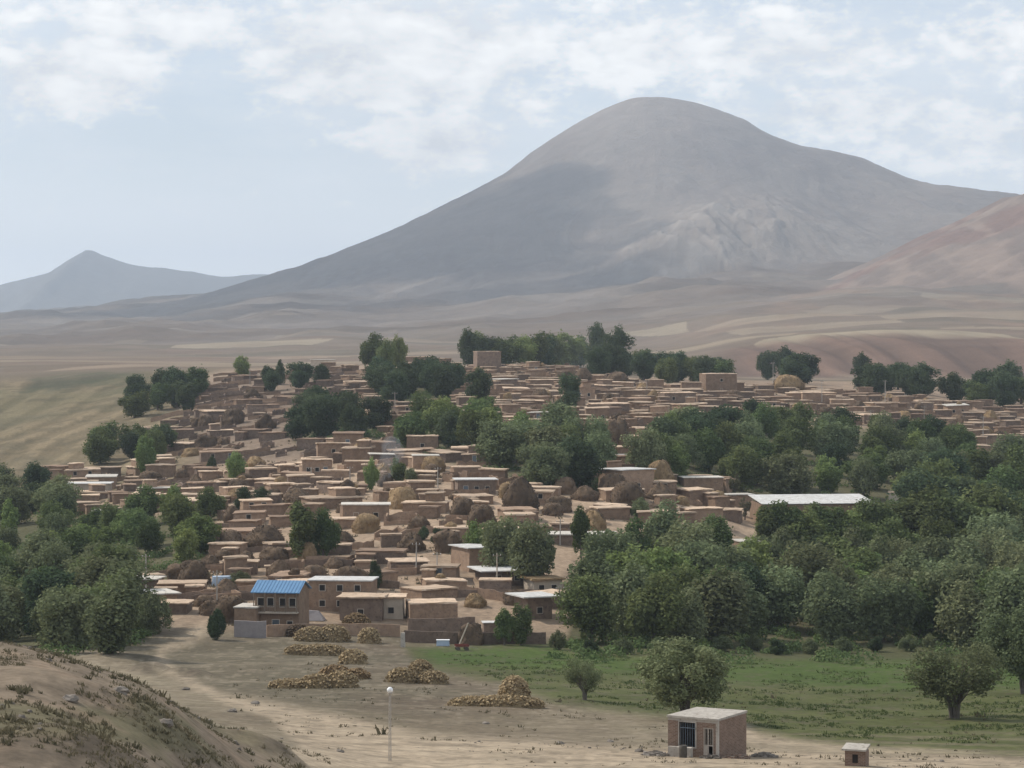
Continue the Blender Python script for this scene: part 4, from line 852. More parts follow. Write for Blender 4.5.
# ------------------------------------------------------------------ haystacks in the village
def stack_mesh(seed):
    g = np.random.default_rng(seed); nu, nv = 28, 14; vs = []; pt = (seed % 3)*.16
    for j in range(nv+1):
        t = j/nv; rr = (1.06 if t < .3 else 1.06-(.5+pt)*((t-.3)/.7)**(2.0-pt*2))*(1 if t < .86 else math.sqrt(max(.0, 1-((t-.86)/.145)**2))); zz = t*(1-.0*t)
        for i in range(nu):
            a = 2*math.pi*i/nu; n = fbm(np.array([math.cos(a)*1.6+seed*3.1]), np.array([math.sin(a)*1.6+t*2.2]), 4, seed)[0]*.34; rr2 = max(0, rr+n*(1 if t < .95 else .3))
            vs.append((rr2*math.cos(a)*(1+.1*math.cos(2*a+seed)), rr2*math.sin(a), zz+n*.22*(t > .2)-(.3 if j == 0 else 0)))
    f = [(j*nu+i, j*nu+(i+1) % nu, (j+1)*nu+(i+1) % nu, (j+1)*nu+i) for j in range(nv) for i in range(nu)]
    vs = np.array(vs)
    c = vs[g.integers(nu*1, len(vs)-nu, 700)]+g.normal(size=(700, 3))*.03
    d = g.normal(size=(700, 3)); d[:, :2] += c[:, :2]*1.2; d[:, 2] -= .35; d /= np.linalg.norm(d, axis=1, keepdims=True); b = np.cross(d, g.normal(size=(700, 3))); b /= np.linalg.norm(b, axis=1, keepdims=True)
    L_ = g.uniform(.03, .10, 700)[:, None]; q = np.stack([c-b*.022, c+b*.022, c+d*L_+b*.012, c+d*L_-b*.012], 1).reshape(-1, 3)
    allv = np.concatenate([vs, q]); allf = np.concatenate([np.array(f), np.arange(2800).reshape(-1, 4)+len(vs)])
    return allv, allf
_sm = {}
for i in range(6):
    for mm in ('stack', 'stack_tan'):
        if mm == 'stack': _v, _f = stack_mesh(100+i)
        _sm[(mm, i)] = mesh_np('haystack', _v, _f, M[mm], smooth=True)
SLOOK = {'stack': 'dark brown domed haystack', 'stack_tan': 'tan-brown domed haystack'}
NSTK = 0
def haystack(x, y, w, h, m='stack', label=None):
    global NSTK
    NSTK += 1; z = h1(x, y); o = link('haystack', _sm[(m, NSTK % 6)], None, (x, y, z-.1), rnd.uniform(0, 6.28)); o.scale = (w/2, w/2*rnd.uniform(.8, 1.1), h)
    px, py = to_px(x, y, z+h*.5); tag(o, label, 'haystack', 'haystacks among the village houses')
    size = 'very tall ' if h > w*.95 else ('flat low ' if h < w*.5 else '')
    THINGS.append(dict(o=o, word='haystack', look=size+SLOOK[m], px=px, py=py, label=label)); HOUSES.append((x, y, w*.5, w, w))
for (px, b, w, h, m, lab, lm) in ((263, 548, 36, 22, 'stack', 'large dark domed haystack left of the twin poplars', 'the large dark haystack'), (274, 565, 30, 17, 'stack', None, None), (307, 563, 20, 20, 'stack_tan', None, None), (347, 500, 22, 20, 'stack', None, None),
        (366, 533, 26, 19, 'stack_tan', 'orange-brown haystack with green weeds before the long pale-roofed house', 'the orange-brown haystack'), (463, 519, 26, 20, 'stack', None, None), (521, 512, 30, 34, 'stack', 'tall dark twin-lobed haystack in mid-village', 'the tall twin-lobed haystack'), (508, 498, 20, 16, 'stack_tan', None, None),
        (627, 509, 34, 26, 'stack', 'broad brown haystack below the square white-roofed house', 'the broad brown haystack'), (585, 501, 24, 15, 'stack', None, None), (661, 486, 28, 25, 'stack_tan', 'tan rounded haystack right of the square white-roofed house', None),
        (617, 450, 28, 30, 'stack', 'very dark tall haystack among the central trees', None), (232, 522, 18, 16, 'stack', None, None), (790, 392, 26, 17, 'stack_tan', 'squared tan haystack on the upper right ridge', 'the squared ridge haystack'), (619, 386, 24, 14, 'stack', None, None), (583, 382, 18, 14, 'stack', None, None),
        (178, 579, 22, 15, 'stack', None, None), (196, 577, 20, 12, 'stack', None, None), (226, 597, 20, 18, 'stack', None, None), (222, 560, 16, 10, 'stack', None, None), (313, 577, 26, 11, 'stack', None, None), (383, 475, 18, 12, 'stack_tan', None, None), (431, 478, 18, 14, 'stack', None, None),
        (238, 492, 22, 13, 'stack', None, None), (261, 474, 14, 12, 'stack', None, None), (128, 494, 18, 11, 'stack', None, None), (418, 530, 22, 13, 'stack', None, None), (475, 608, 22, 14, 'stack_tan', None, None), (470, 645, 26, 22, 'stack', None, None), (512, 605, 20, 14, 'stack', None, None),
        (560, 490, 16, 12, 'stack', None, None), (700, 430, 16, 11, 'stack', None, None), (735, 400, 16, 10, 'stack', None, None), (655, 400, 14, 10, 'stack_tan', None, None), (560, 380, 14, 9, 'stack', None, None), (540, 400, 16, 11, 'stack', None, None), (455, 500, 12, 9, 'stack', None, None), (300, 505, 16, 11, 'stack', None, None),
        (410, 505, 18, 12, 'stack', None, None), (265, 430, 20, 16, 'stack', None, None), (232, 425, 20, 16, 'stack', None, None), (205, 450, 20, 14, 'stack', None, None), (860, 410, 14, 9, 'stack', None, None), (905, 420, 14, 9, 'stack_tan', None, None), (960, 425, 16, 10, 'stack', None, None), (1000, 440, 16, 9, 'stack', None, None), (245, 560, 14, 9, 'stack', None, None),
        (340, 585, 18, 9, 'stack', None, None), (520, 530, 12, 9, 'stack', None, None), (682, 505, 14, 9, 'stack_tan', None, None)):
    x, y = at(px, b); haystack(x, y+w*y/F*.4, w*y/F, h*y/F, m, lab)
    if lm: LM(lm, px, b-h/2)
# ------------------------------------------------------------------ poles
def pole(px, base, hpx, m='pole', label=None, arms=1):
    x, y = at(px, base); z = h1(x, y); h = hpx*y/F; root = empty('utility_pole', (x, y, z)); mb = MB(); mb.tube((0, 0, -.5), (rnd.uniform(-.1, .1), 0, h), .15, .09, 8); mb.build('shaft', M[m], root)
    for i in range(arms): MB().box(-.75, .75, -.05, .05, h-.55-i*.7, h-.43-i*.7).build('crossarm', M['wood'], root)
    q = MB()
    for a in (-.65, 0, .65): q.tube((a, 0, h-.43), (a, 0, h-.2), .045, .03, 6)
    q.build('insulators', M['white_paint'], root)
    tag(root, label, 'utility pole', 'utility poles among the houses'); THINGS.append(dict(o=root, word='pole', look='pale upright utility pole' if m == 'plaster' else 'grey wooden utility pole', px=px, py=base-hpx*.6, label=label))
for a in ((146, 592, 38), (217, 606, 36), (416, 574, 32), (497, 589, 36, 'plaster', 'pale pole standing before the low wide white roof'), (437, 582, 30), (551, 492, 24), (438, 492, 25), (822, 404, 24), (885, 402, 22), (983, 442, 26), (871, 432, 22), (395, 414, 22), (773, 384, 22), (207, 552, 27),
          (199, 549, 26), (311, 482, 15), (560, 545, 26), (682, 446, 18), (350, 480, 14), (560, 620, 34), (250, 385, 16), (924, 430, 24), (647, 396, 16)): pole(*a)
# ------------------------------------------------------------------ trees placed one by one
T1 = [('near_willow', 685, 722, 86, 1.3, 'spreading many-stemmed willow standing just behind the brick hut', 'the willow behind the brick hut'), ('sparse', 956, 718, 84, 1.3, 'open willow with bare upper twigs on the meadow at right', 'the open meadow willow'),
      ('sparse', 585, 700, 46, .9, 'small open grey-green tree at the left part of the meadow', 'the small grey meadow tree'), ('near_willow', 1024, 694, 88, 1.1, 'leafy willow cut by the right edge of the photo', None), ('bush', 153, 634, 42, .9, 'round pale grey-green bush beside the dirt lane', 'the round bush by the lane'),
      ('darkbush', 217, 640, 31, .85, 'dark upright bush at the lane below the blue-roofed house', None), ('poplar', 504, 645, 40, 1.15, 'narrow dark poplar left of a pair at the meadow edge', 'the pair of narrow poplars'), ('poplar', 521, 645, 42, 1.25, 'narrow green poplar right of a pair at the meadow edge', None),
      ('poplar', 301, 562, 64, 1.15, 'tall dense poplar left of the twin village poplars', 'the twin village poplars'), ('broad', 323, 560, 50, .85, 'leaning leafy tree right of the twin village poplars', None), ('poplar', 581, 558, 56, .8, 'slim upright poplar rising above the pale roof', None),
      ('bright', 242, 377, 24, 1.2, 'lone round tree on the skyline left of the village', 'the lone skyline tree'), ('conifer', 280, 385, 30, .9, 'pointed dark conifer on the skyline at left', 'the pointed conifer'), ('bright', 237, 480, 32, .9, 'round green tree in the left part of the village', None), ('bright', 146, 478, 48, .7, 'upright olive tree above the left forest', None),
      ('bright', 372, 490, 36, .55, 'light green tree beside the smoke in mid-village', 'the light-green village tree'), ('broad', 398, 485, 30, .8, None, None), ('willow', 410, 486, 20, .8, None, None), ('dark', 243, 512, 26, 1.0, None, None), ('dark', 262, 508, 22, .9, None, None),
      ('darkbush', 440, 546, 18, 1.2, None, None), ('darkbush', 424, 540, 14, 1.1, None, None), ('darkbush', 375, 590, 30, .6, None, None), ('darkbush', 185, 560, 14, .8, None, None), ('bush', 240, 585, 14, 1.6, None, None), ('darkbush', 212, 472, 16, .8, None, None),
      ('dark', 570, 412, 40, .75, None, None), ('dark', 560, 425, 26, 1.0, None, None), ('dark', 478, 405, 38, 1.0, None, None), ('grey', 735, 500, 30, .7, None, None), ('grey', 745, 520, 26, .7, None, None), ('brightpoplar', 10, 548, 50, .9, 'slim yellow-green poplar in the left forest', None), ('poplar', 890, 384, 18, .8, None, None),
      ('willow', 505, 576, 58, 1.1, None, None), ('bright', 478, 560, 44, 1.0, None, None), ('willow', 532, 588, 66, .95, None, None), ('broad', 490, 562, 40, 1.0, None, None), ('bush', 640, 520, 22, 1.0, None, None), ('darkbush', 505, 625, 12, 1.2, None, None), ('bush', 558, 650, 20, .9, None, None),
      ('broad', 372, 372, 38, .9, 'left tree of the tall light-green skyline group', 'the light-green skyline trees'), ('bright', 398, 370, 38, .7, None, None), ('broad', 385, 376, 36, .8, None, None), ('dark', 470, 368, 40, .8, 'dark tree at the left end of the long skyline grove', None), ('dark', 596, 372, 50, .6, None, None), ('dark', 618, 376, 50, .7, None, None),
      ('dark', 768, 380, 30, .9, None, None), ('dark', 785, 380, 34, .9, None, None), ('dark', 862, 382, 30, .7, None, None), ('dark', 985, 402, 34, .9, None, None), ('dark', 1008, 398, 38, .9, None, None)]
T1 += [(('poplar', 'broad', 'poplar', 'bright')[i % 4], 766+i*12+(i*7 % 5), 552+(i*5 % 4), 49+(i*11 % 5), 1.25, None, None) for i in range(11)]
T1 += [(('broad', 'bright', 'broad', 'dark')[i % 4], 508+i*11+(i*7 % 4), 367+(i*3 % 3), 32+(i*11 % 8), 1.15, None, None) for i in range(7)]
T1 += [(('darkbush', 'bush', 'bush')[i % 3], 590+i*31+(i*13 % 11), 655-(i*7 % 6), 16+(i*9 % 9), 1.3, None, None) for i in range(14)]
for (k, px, b, h, wf, lab, lm) in T1:
    tree_at(k, px, b, h, wf, lab)
    if lm: LM(lm, px, b-h*.55)
# clusters: (polygon of trunk feet in image rows, count, height range in m, kinds, group)
CL = [([(566, 655), (1060, 657), (1060, 612), (620, 592), (575, 610)], 44, (9, 14), 'willow*4 tallwillow*4 broad*3 bright*2 dark', 'trees of the riverside forest at right'),
      ([(600, 590), (1060, 612), (1060, 566), (800, 575), (745, 572), (700, 555), (640, 560)], 36, (8.5, 13), 'willow*3 tallwillow*3 broad*4 bright*3 dark*2 poplar', 'trees of the riverside forest at right'),
      ([(905, 560), (1060, 566), (1060, 480), (940, 500)], 20, (13, 17), 'dark*3 broad*3 poplar*2', 'tall dark trees at the right edge'),
      ([(740, 502), (900, 500), (1010, 490), (1030, 470), (930, 446), (745, 430)], 42, (9, 12), 'dark*2 broad*3 willow*2 tallwillow bright', 'trees behind the large hall'),
      ([(640, 478), (760, 484), (760, 440), (680, 440)], 16, (9, 12.5), 'broad*2 willow*2 dark bright', 'trees in the middle of the village'),
      ([(490, 470), (540, 492), (600, 492), (604, 455), (520, 448)], 14, (10, 13), 'willow*3 broad*2 dark bright', 'trees in the middle of the village'),
      ([(405, 450), (470, 452), (500, 448), (495, 430), (420, 428)], 9, (10, 13), 'broad*2 willow*2 dark bright', 'trees in the middle of the village'),
      ([(300, 440), (380, 442), (385, 425), (310, 420)], 9, (10, 13), 'dark', 'dark trees below the ridge'),
      ([(372, 408), (455, 402), (455, 388), (380, 386)], 11, (10, 13), 'dark', 'dark trees below the ridge'),
      ([(478, 367), (575, 367), (575, 362), (478, 362)], 13, (12, 16), 'broad*3 bright*2 dark', 'long grove of trees on the skyline'),
      ([(580, 380), (645, 383), (645, 374), (580, 370)], 9, (10, 15), 'dark*2 broad', 'long grove of trees on the skyline'),
      ([(640, 386), (722, 387), (722, 379), (640, 379)], 13, (9, 13), 'dark*3 broad', 'long grove of trees on the skyline'),
      ([(748, 388), (806, 388), (806, 380), (748, 380)], 5, (10, 14), 'dark', 'dark trees above the right village'),
      ([(862, 396), (925, 400), (925, 392), (862, 386)], 8, (9, 13), 'dark', 'dark trees above the right village'),
      ([(930, 404), (1040, 412), (1040, 402), (930, 398)], 9, (9, 14), 'dark*2 broad', 'dark trees above the right village'),
      ([(122, 420), (200, 412), (205, 395), (130, 402)], 9, (9, 13), 'dark*2 broad', 'trees on the slope at left'),
      ([(96, 464), (168, 466), (172, 446), (102, 448)], 9, (8, 11), 'dark*2 broad', 'trees on the slope at left'),
      ([(262, 392), (322, 388), (322, 380), (266, 382)], 5, (6, 10), 'dark', 'trees on the slope at left'),
      ([(-20, 648), (112, 656), (128, 636), (122, 600), (60, 590), (-20, 590)], 23, (8, 12), 'willow*3 tallwillow*2 broad*2 dark', 'trees of the left forest'),
      ([(-20, 590), (120, 598), (200, 560), (216, 520), (150, 520), (60, 540), (-20, 535)], 30, (6, 9.5), 'willow*3 broad*3 bright*2', 'trees of the left forest'),
      ([(-20, 535), (60, 540), (70, 508), (20, 498), (-20, 495)], 11, (8, 11), 'dark*2 broad willow', 'trees of the left forest')]
FOREST = [c[0] for c in CL]
for (poly, n, (h0, hh), kinds, grp) in CL:
    ks = []
    for q in kinds.split(): nm, _, m_ = q.partition('*'); ks += [nm]*(int(m_) if m_ else 1)
    xs = [p[0] for p in poly]; ys = [p[1] for p in poly]; placed = 0; tries = 0
    # even spacing on the ground: keep the best of several candidates
    while placed < n and tries < n*6:
        tries += 1; best = None
        for _ in range(10):
            px, py = rnd.uniform(min(xs), max(xs)), rnd.uniform(min(ys), max(ys))
            if not inside_poly(px, py, poly): continue
            x, y = at(px, py); dd = min([math.hypot((x-a)*1.0, (y-b)*.5)-c*.3 for a, b, c in TREES[-120:]] or [50]); dh = min([math.hypot(x-a, y-b)-c for a, b, c, *_ in HOUSES] or [50])
            if dh < 1.0: continue
            if best is None or dd > best[0]: best = (dd, x, y)
        if best is None: continue
        tree(rnd.choice(ks), best[1], best[2], rnd.uniform(h0, hh), rnd.uniform(1.0, 1.38), group=grp); placed += 1
# ------------------------------------------------------------------ the mass of mud houses
VIL = [(235, 634), (130, 600), (118, 572), (150, 556), (215, 548), (222, 512), (150, 516), (110, 520), (60, 506), (52, 478), (120, 474), (150, 470), (165, 420), (205, 395), (235, 374), (400, 368), (480, 366), (575, 372), (645, 388), (760, 388), (930, 400), (1040, 410), (1040, 478),
       (960, 452), (880, 428), (760, 412), (650, 447), (612, 452), (622, 480), (700, 475), (738, 500), (742, 520), (600, 530), (556, 545), (470, 548), (540, 596), (560, 620), (548, 598), (420, 603), (330, 598), (250, 598)]
def free(x, y, w, d, tol=.78):
    for (a, b, r, w2, d2) in HOUSES:
        if abs(x-a) < (w+w2)*.5*tol+.3 and abs(y-b) < (d+d2)*.5*tol+.6: return False
    return all(math.hypot(x-a, y-b) > c*.55+min(w, d)*.4 for a, b, c in TREES)
NH = 0; NR = 0; DARKP = [(165, 475), (160, 400), (240, 372), (350, 372), (340, 440), (300, 468)]
hr = random.Random(77)
# more haystacks in gaps of the village
k_ = 0
while k_ < 88:
    px, py = hr.uniform(125, 1024), hr.uniform(376, 625)
    if not inside_poly(px, py, VIL) or any(inside_poly(px, py, p) for p in FOREST): continue
    x, y = at(px, py); w = hr.uniform(2.8, 6.0)
    if free(x, y, w, w, 1.0): haystack(x, y, w, w*hr.uniform(.5, .85), 'stack' if hr.random() < .75 else 'stack_tan'); k_ += 1
cand = []; tries = 0
while len(cand) < 760 and tries < 17000:
    tries += 1; dd = hr.uniform(228, 600)*S
    if hr.random() < .35: dd = hr.uniform(228, 380)*S
    pxx = hr.uniform(50, 1040); xx = (pxx-512)/F*dd; big = tries < 5000
    w = hr.choice((6, 6, 7, 8, 9, 12) if big else (3.5, 4, 5, 5, 6, 7))*hr.uniform(.9, 1.1); d = min(w*hr.uniform(.6, 1.1), 9.5); pyy = to_px(xx, dd, h1(xx, dd))[1]
    if not inside_poly(pxx, pyy, VIL) or any(inside_poly(pxx, pyy, p) for p in FOREST) or not free(xx, dd, w, d, (1.28 if dd < 310*S else 1.1) if not inside_poly(pxx, pyy, DARKP) else 1.5): continue
    cand.append((w/dd*F, xx, dd, w, d, pxx, pyy)); HOUSES.append((xx, dd, max(w, d)*.5, w, d))
HOUSES = HOUSES[:len(HOUSES)-len(cand)]
cand.sort(reverse=True); FARV, FARF, FARI = [], [], []; NS = 0
for (wp, xx, yy, w, d, px, py) in cand:
    dark = inside_poly(px, py, DARKP); rz = R(hr.gauss(4, 16)); dk = (dark and hr.random() < .8) or hr.random() < .3; wl = 'mud_dark' if dk else 'mud_wall'
    rfm = 'mud_wall' if (dark and hr.random() < .8) or hr.random() < .28 else 'mud_roof'; h = hr.uniform(1.2, 2.35) if hr.random() > .07 else hr.uniform(3.0, 4.0)
    if (dark and hr.random() < .6) or hr.random() < .09:
        ruin(xx, yy, w*.85, d*.85, hr.uniform(1.2, 2.2), rz, wl); NR += 1
    elif NH < 272:
        big = w > 6.5; nw = hr.choice((0, 0, 1, 1, 2)) if big else hr.choice((0, 0, 0, 1)); dr = hr.random() < .35; pal = hr.random() < .035
        look = ('pale-roofed ' if pal else ('brown-roofed ' if rfm == 'mud_wall' else ''))+('long ' if w > 11.5 else ('small ' if w < 6.4 else ''))+('two-storey ' if h > 2.9 else 'low ')+('dark ' if dk else 'tan ')+'mud house'
        if h < 2.15: nw = 0; dr = False
        house(xx, yy, w, d, h, rz, 'pale' if pal else 'earth', wl, nw, dr, look, group='mud houses of the hillside village', roofm=rfm); NH += 1; root = THINGS[-1]['o']; rr_ = random.Random(NH); root.rotation_euler = (R(hr.gauss(0, .9)), R(hr.gauss(0, 1.1)), rz)
        if hr.random() < .3 and w > 6:      # a small wing in front, one house with it
            q = hr.choice((-1, 1)); w2 = w*.38; h2 = h*hr.uniform(.65, .85); ow = wall_mesh(w2, 2.6, h2, .06, rr_, 2.5).build('wing', M[wl], root, (q*(w/2-w2/2-.2), -d/2-1.42, 0)); roof_mesh(w2, 2.6, h2-.02, .2, .26, .1, rr_).build('wing_roof', M[rfm], ow)
        elif hr.random() < .2 and w > 7:    # a room on the roof
            w2 = w*.4; ow = wall_mesh(w2, d*.6, 1.7, .06, rr_, .0).build('roof_room', M[wl], root, (hr.choice((-1, 1))*w*.22, .3, h+.2)); roof_mesh(w2, d*.6, 1.68, .2, .24, .1, rr_).build('roof', M[rfm], ow)
        if hr.random() < .13 and w > 6:     # hay kept on the roof
            q = hr.uniform(-.25, .25)*w; s_ = hr.uniform(1.6, 3.0); X, Y = xx+q*math.cos(rz), yy+q*math.sin(rz); NSTK += 1
            o = link('haystack', _sm[('stack' if hr.random() < .7 else 'stack_tan', NSTK % 6)], None, (X, Y, root.location.z+h+.2), hr.uniform(0, 6.28)); o.scale = (s_/2, s_/2, s_*hr.uniform(.4, .7)); tag(o, None, 'haystack', 'hay kept on the flat roofs')
            THINGS.append(dict(o=o, word='haystack', look='small hay mound on a mud roof', px=to_px(X, Y, root.location.z+h+1)[0], py=to_px(X, Y, root.location.z+h+1)[1], label=None))
    else:
        rr_ = random.Random(NS); NS += 1; z = h1(xx, yy); cc, ss_ = math.cos(rz), math.sin(rz); HOUSES.append((xx, yy, max(w, d)*.5, w, d))
        for mb, mi_ in ((wall_mesh(w, d, h, .07, rr_, 2.0), 1 if dk else 0), (roof_mesh(w, d, h-.02, .25, .28, .12, rr_), 3 if rfm == 'mud_wall' else 2)):
            n0 = len(FARV); FARV += [(xx+a*cc-b*ss_, yy+a*ss_+b*cc, z+e) for a, b, e in mb.v]; FARF += [tuple(i+n0 for i in f) for f in mb.f]; FARI += [mi_]*len(mb.f)
if FARV:
    me = bpy.data.meshes.new('distant_mud_houses'); me.from_pydata(FARV, [], FARF)
    for q in ('mud_wall', 'mud_dark', 'mud_roof', 'mud_wall'): me.materials.append(M[q])
    me.polygons.foreach_set('material_index', FARI); me.update(); tag(link('distant_mud_houses', me), 'mass of the smallest mud houses packed between the larger ones up the hillside', None, None, 'stuff')
print('houses', NH, 'ruins', NR, 'in the mass', NS, 'tries', tries)
# ------------------------------------------------------------------ yard walls
NW_ = 0; wr_ = random.Random(5)
while NW_ < 165:
    px, py = wr_.uniform(120, 1024), (wr_.uniform(378, 632) if NW_ < 105 else wr_.uniform(372, 425))
    if not inside_poly(px, py, VIL) or any(inside_poly(px, py, p) for p in FOREST): continue
    x, y = at(px, py); L_ = wr_.uniform(5, 13) if NW_ < 60 else wr_.uniform(12, 26); hh = wr_.uniform(1.0, 1.7)
    if not free(x, y, L_, 1.0, .95): continue
    rz = R(wr_.gauss(2, 14)); n = int(L_/1.2)+1; mb = MB(); z = h1(x, y); c, s = math.cos(rz), math.sin(rz); vs = []; turn = wr_.random() < .5; pts = [(-L_/2+L_*i/n, 0) for i in range(n+1)]
    if turn: pts += [(L_/2, 3.5*i/3) for i in range(1, 4)]
    for i, (a, b) in enumerate(pts):
        zg = h1(x+a*c-b*s, y+a*s+b*c)-z; t = hh+wr_.uniform(-.18, .12); nx, ny = (0, .22) if (not turn or i <= n-1) else (-.22, 0)
        if turn and i == n: nx, ny = (-.22, .22)
        vs += [(a, b, zg-.6), (a+nx, b+ny, zg-.6), (a+nx, b+ny, zg+t), (a, b, zg+t)]
    fs = []
    for i in range(len(pts)-1):
        k = i*4
        for q in range(4): fs.append((k+q, k+(q+1) % 4, k+4+(q+1) % 4, k+4+q))
    e = (len(pts)-1)*4; fs += [(3, 2, 1, 0), (e, e+1, e+2, e+3)]; mb.add(vs, fs)
    o = mb.build('yard_wall', M['mud_wall' if wr_.random() < .7 else 'mud_dark'], None, (x, y, z), rz); tag(o, None, 'wall', 'mud yard walls between the houses', 'thing'); HOUSES.append((x, y, 1, L_, 1)); NW_ += 1
    THINGS.append(dict(o=o, word='wall', look='low mud yard wall', px=px, py=py-4, label=None))
# garden walls at the foot of the village
def wall_run(pts_px, hh, m, label, th=.35, name='garden_wall'):
    P = [at(*p) for p in pts_px]; x0, y0 = P[0]; z0 = h1(x0, y0); mb = MB(); r = random.Random(len(label)); path = []
    for i in range(len(P)-1):
        n = max(2, int(math.hypot(P[i+1][0]-P[i][0], P[i+1][1]-P[i][1])/1.5))
        for k in range(n): t = k/n; path.append((P[i][0]*(1-t)+P[i+1][0]*t, P[i][1]*(1-t)+P[i+1][1]*t))
    path.append(P[-1]); vs = []
    for i, (x, y) in enumerate(path):
        a = path[max(0, i-1)]; b = path[min(len(path)-1, i+1)]; dx, dy = b[0]-a[0], b[1]-a[1]; l = math.hypot(dx, dy); nx, ny = -dy/l*th, dx/l*th; zg = h1(x, y)-z0; t = hh+r.uniform(-.07, .07)
        vs += [(x-x0, y-y0, zg-.6), (x-x0+nx, y-y0+ny, zg-.6), (x-x0+nx, y-y0+ny, zg+t), (x-x0, y-y0, zg+t)]
    fs = [(i*4+q, i*4+(q+1) % 4, i*4+4+(q+1) % 4, i*4+4+q) for i in range(len(path)-1) for q in range(4)]; e = (len(path)-1)*4; fs += [(3, 2, 1, 0), (e, e+1, e+2, e+3)]; mb.add(vs, fs)
    o = mb.build(name, M[m], None, (x0, y0, z0)); tag(o, label, 'wall', 'garden walls along the field', 'thing')
M['grey_render'] = mat('grey_render', (.27, .24, .24), (.33, .30, .29), 1.2, .05)
wall_run([(234, 637), (266, 638)], 2.6, 'grey_render', 'smooth grey garden wall below the blue-roofed house')
wall_run([(267, 637), (300, 636), (400, 637)], 1.9, 'mud_wall', 'long brown mud garden wall behind the sheaf heaps')
wall_run([(404, 642), (448, 644), (500, 644), (546, 644)], 1.8, 'mud_dark', 'dark brown field wall at the upper edge of the meadow')
wall_run([(408, 632), (450, 632), (475, 630)], 2.2, 'mud_dark', 'brown terrace wall below the plain tan box house')
# small things along that wall
def small_things():
    x, y = at(443, 646); z = h1(x, y); root = empty('water_tank', (x, y-.4, z)); root.scale = (.9, .9, .85); MB().box(-1.1, 1.1, -.5, .5, .12, 1.1, taper=.05).build('body', M['blue_paint'], root); MB().box(-1.0, -.7, -.4, .4, -.2, .119).build('foot', M['concrete'], root); MB().box(.7, 1.0, -.4, .4, -.2, .119).build('foot', M['concrete'], root)
    MB().box(-1.13, 1.13, -.53, .53, 1.102, 1.2).build('lid', M['white_paint'], root); tag(root, 'pale blue box-shaped water tank against the meadow wall', 'water tank'); LM('the pale blue water tank', 443, 638)
    x, y = at(403, 647); z = h1(x, y); o = MB().box(-.35, .35, -.35, .35, -.4, 2.2, taper=.06, jit=.03, rnd=random.Random(1)).build('gate_post', M['concrete'], None, (x, y-.3, z)); tag(o, 'pale square gate post at the left end of the meadow wall', 'gate post')
    x, y = at(462, 650); z = h1(x, y); root = empty('farm_cart', (x, y-.6, z), R(8)); root.scale = (.8, .8, .7); MB().box(-1.3, 1.3, -.7, .7, .75, .9).build('bed', M['wood'], root)
    MB().box(-1.3, 1.3, -.74, -.702, .9, 1.3).build('side_board', M['red_paint'], root); MB().box(-1.3, 1.3, .702, .74, .9, 1.3).build('side_board', M['red_paint'], root)
    for a in (-.8, .8):
        for b in (-.8, .8):
            wmb = MB(); wmb.tube((a, b-.09, .42), (a, b+.09, .42), .42, .42, 16); wmb.build('wheel', M['dim'], root)
    MB().tube((1.3, 0, .8), (3.0, 0, .35), .05, .05, 6).build('drawbar', M['pole'], root)
    tag(root, 'small red-sided farm cart parked at the meadow wall', 'cart')
    x, y = at(458, 646); z = h1(x, y); o = MB().tube((0, 0, -.2), (1.6, .3, 3.6), .13, .1, 7).build('leaning_beam', M['plaster'], None, (x, y-.5, z)); tag(o, 'pale wooden beam leaning over the cart at the meadow wall', 'beam')
    x, y = at(493, 634); z = h1(x, y); root = empty('lean_to_shed', (x, y, z), R(6)); MB().box(-1.6, 1.6, -1.2, 1.2, -.5, 1.9).build('wall', M['mud_dark'], root); MB().box(-1.8, 1.8, -1.5, 1.4, 1.902, 2.02).build('roof', M['white_roof'], root); tag(root, 'tiny dark shed with white sheet roof left of the narrow poplars', 'shed')
    # clutter in the yard of the blue-roofed house
    x, y = at(311, 620); z = h1(x, y); o = MB().add([(-2.6, -1.2, 0), (2.2, -1.3, 0), (2.4, 1.2, 0), (-2.3, 1.3, 0), (-1.6, -.2, 1.7), (1.2, -.2, 1.5), (1.3, .3, 1.5), (-1.5, .3, 1.7)], [(3, 2, 1, 0), (4, 5, 6, 7), (0, 1, 5, 4), (1, 2, 6, 5), (2, 3, 7, 6), (3, 0, 4, 7)]).build('tarpaulin_heap', M['grey_render'], None, (x, y, z)); tag(o, 'grey tarpaulin-covered heap in the yard right of the blue-roofed house', 'covered heap')
    x, y = at(222, 585); z = h1(x, y); o = MB().box(-1.8, 1.8, -1.1, 1.1, -.3, 1.6, taper=.12).build('tarpaulin_heap', M['blue_paint'], None, (x, y, z), R(12)); tag(o, 'pale blue tarpaulin heap behind the left of the blue-roofed house', 'covered heap')
small_things()
def smoke():
    x, y = at(378, 489); z = h1(x, y); mb = MB(); r = random.Random(2)
    for i in range(16): mb.ball((i*.25+r.uniform(-.9, .9), r.uniform(-.8, .8), .8+i*.6), .7+i*.1+r.random()*.5, 10, 7, 1.0)
    m = bpy.data.materials.new('smoke'); m.use_nodes = True; N = m.node_tree.nodes; N.clear(); o_ = N.new('ShaderNodeOutputMaterial'); v = N.new('ShaderNodeVolumePrincipled'); v.inputs['Color'].default_value = (.75, .85, .95, 1); v.inputs['Density'].default_value = .04; m.node_tree.links.new(v.outputs[0], o_.inputs['Volume'])
    tag(mb.build('smoke', m, None, (x, y, z), smooth=True), 'thin blue-grey smoke rising between the village houses', None, None, 'stuff')
smoke()
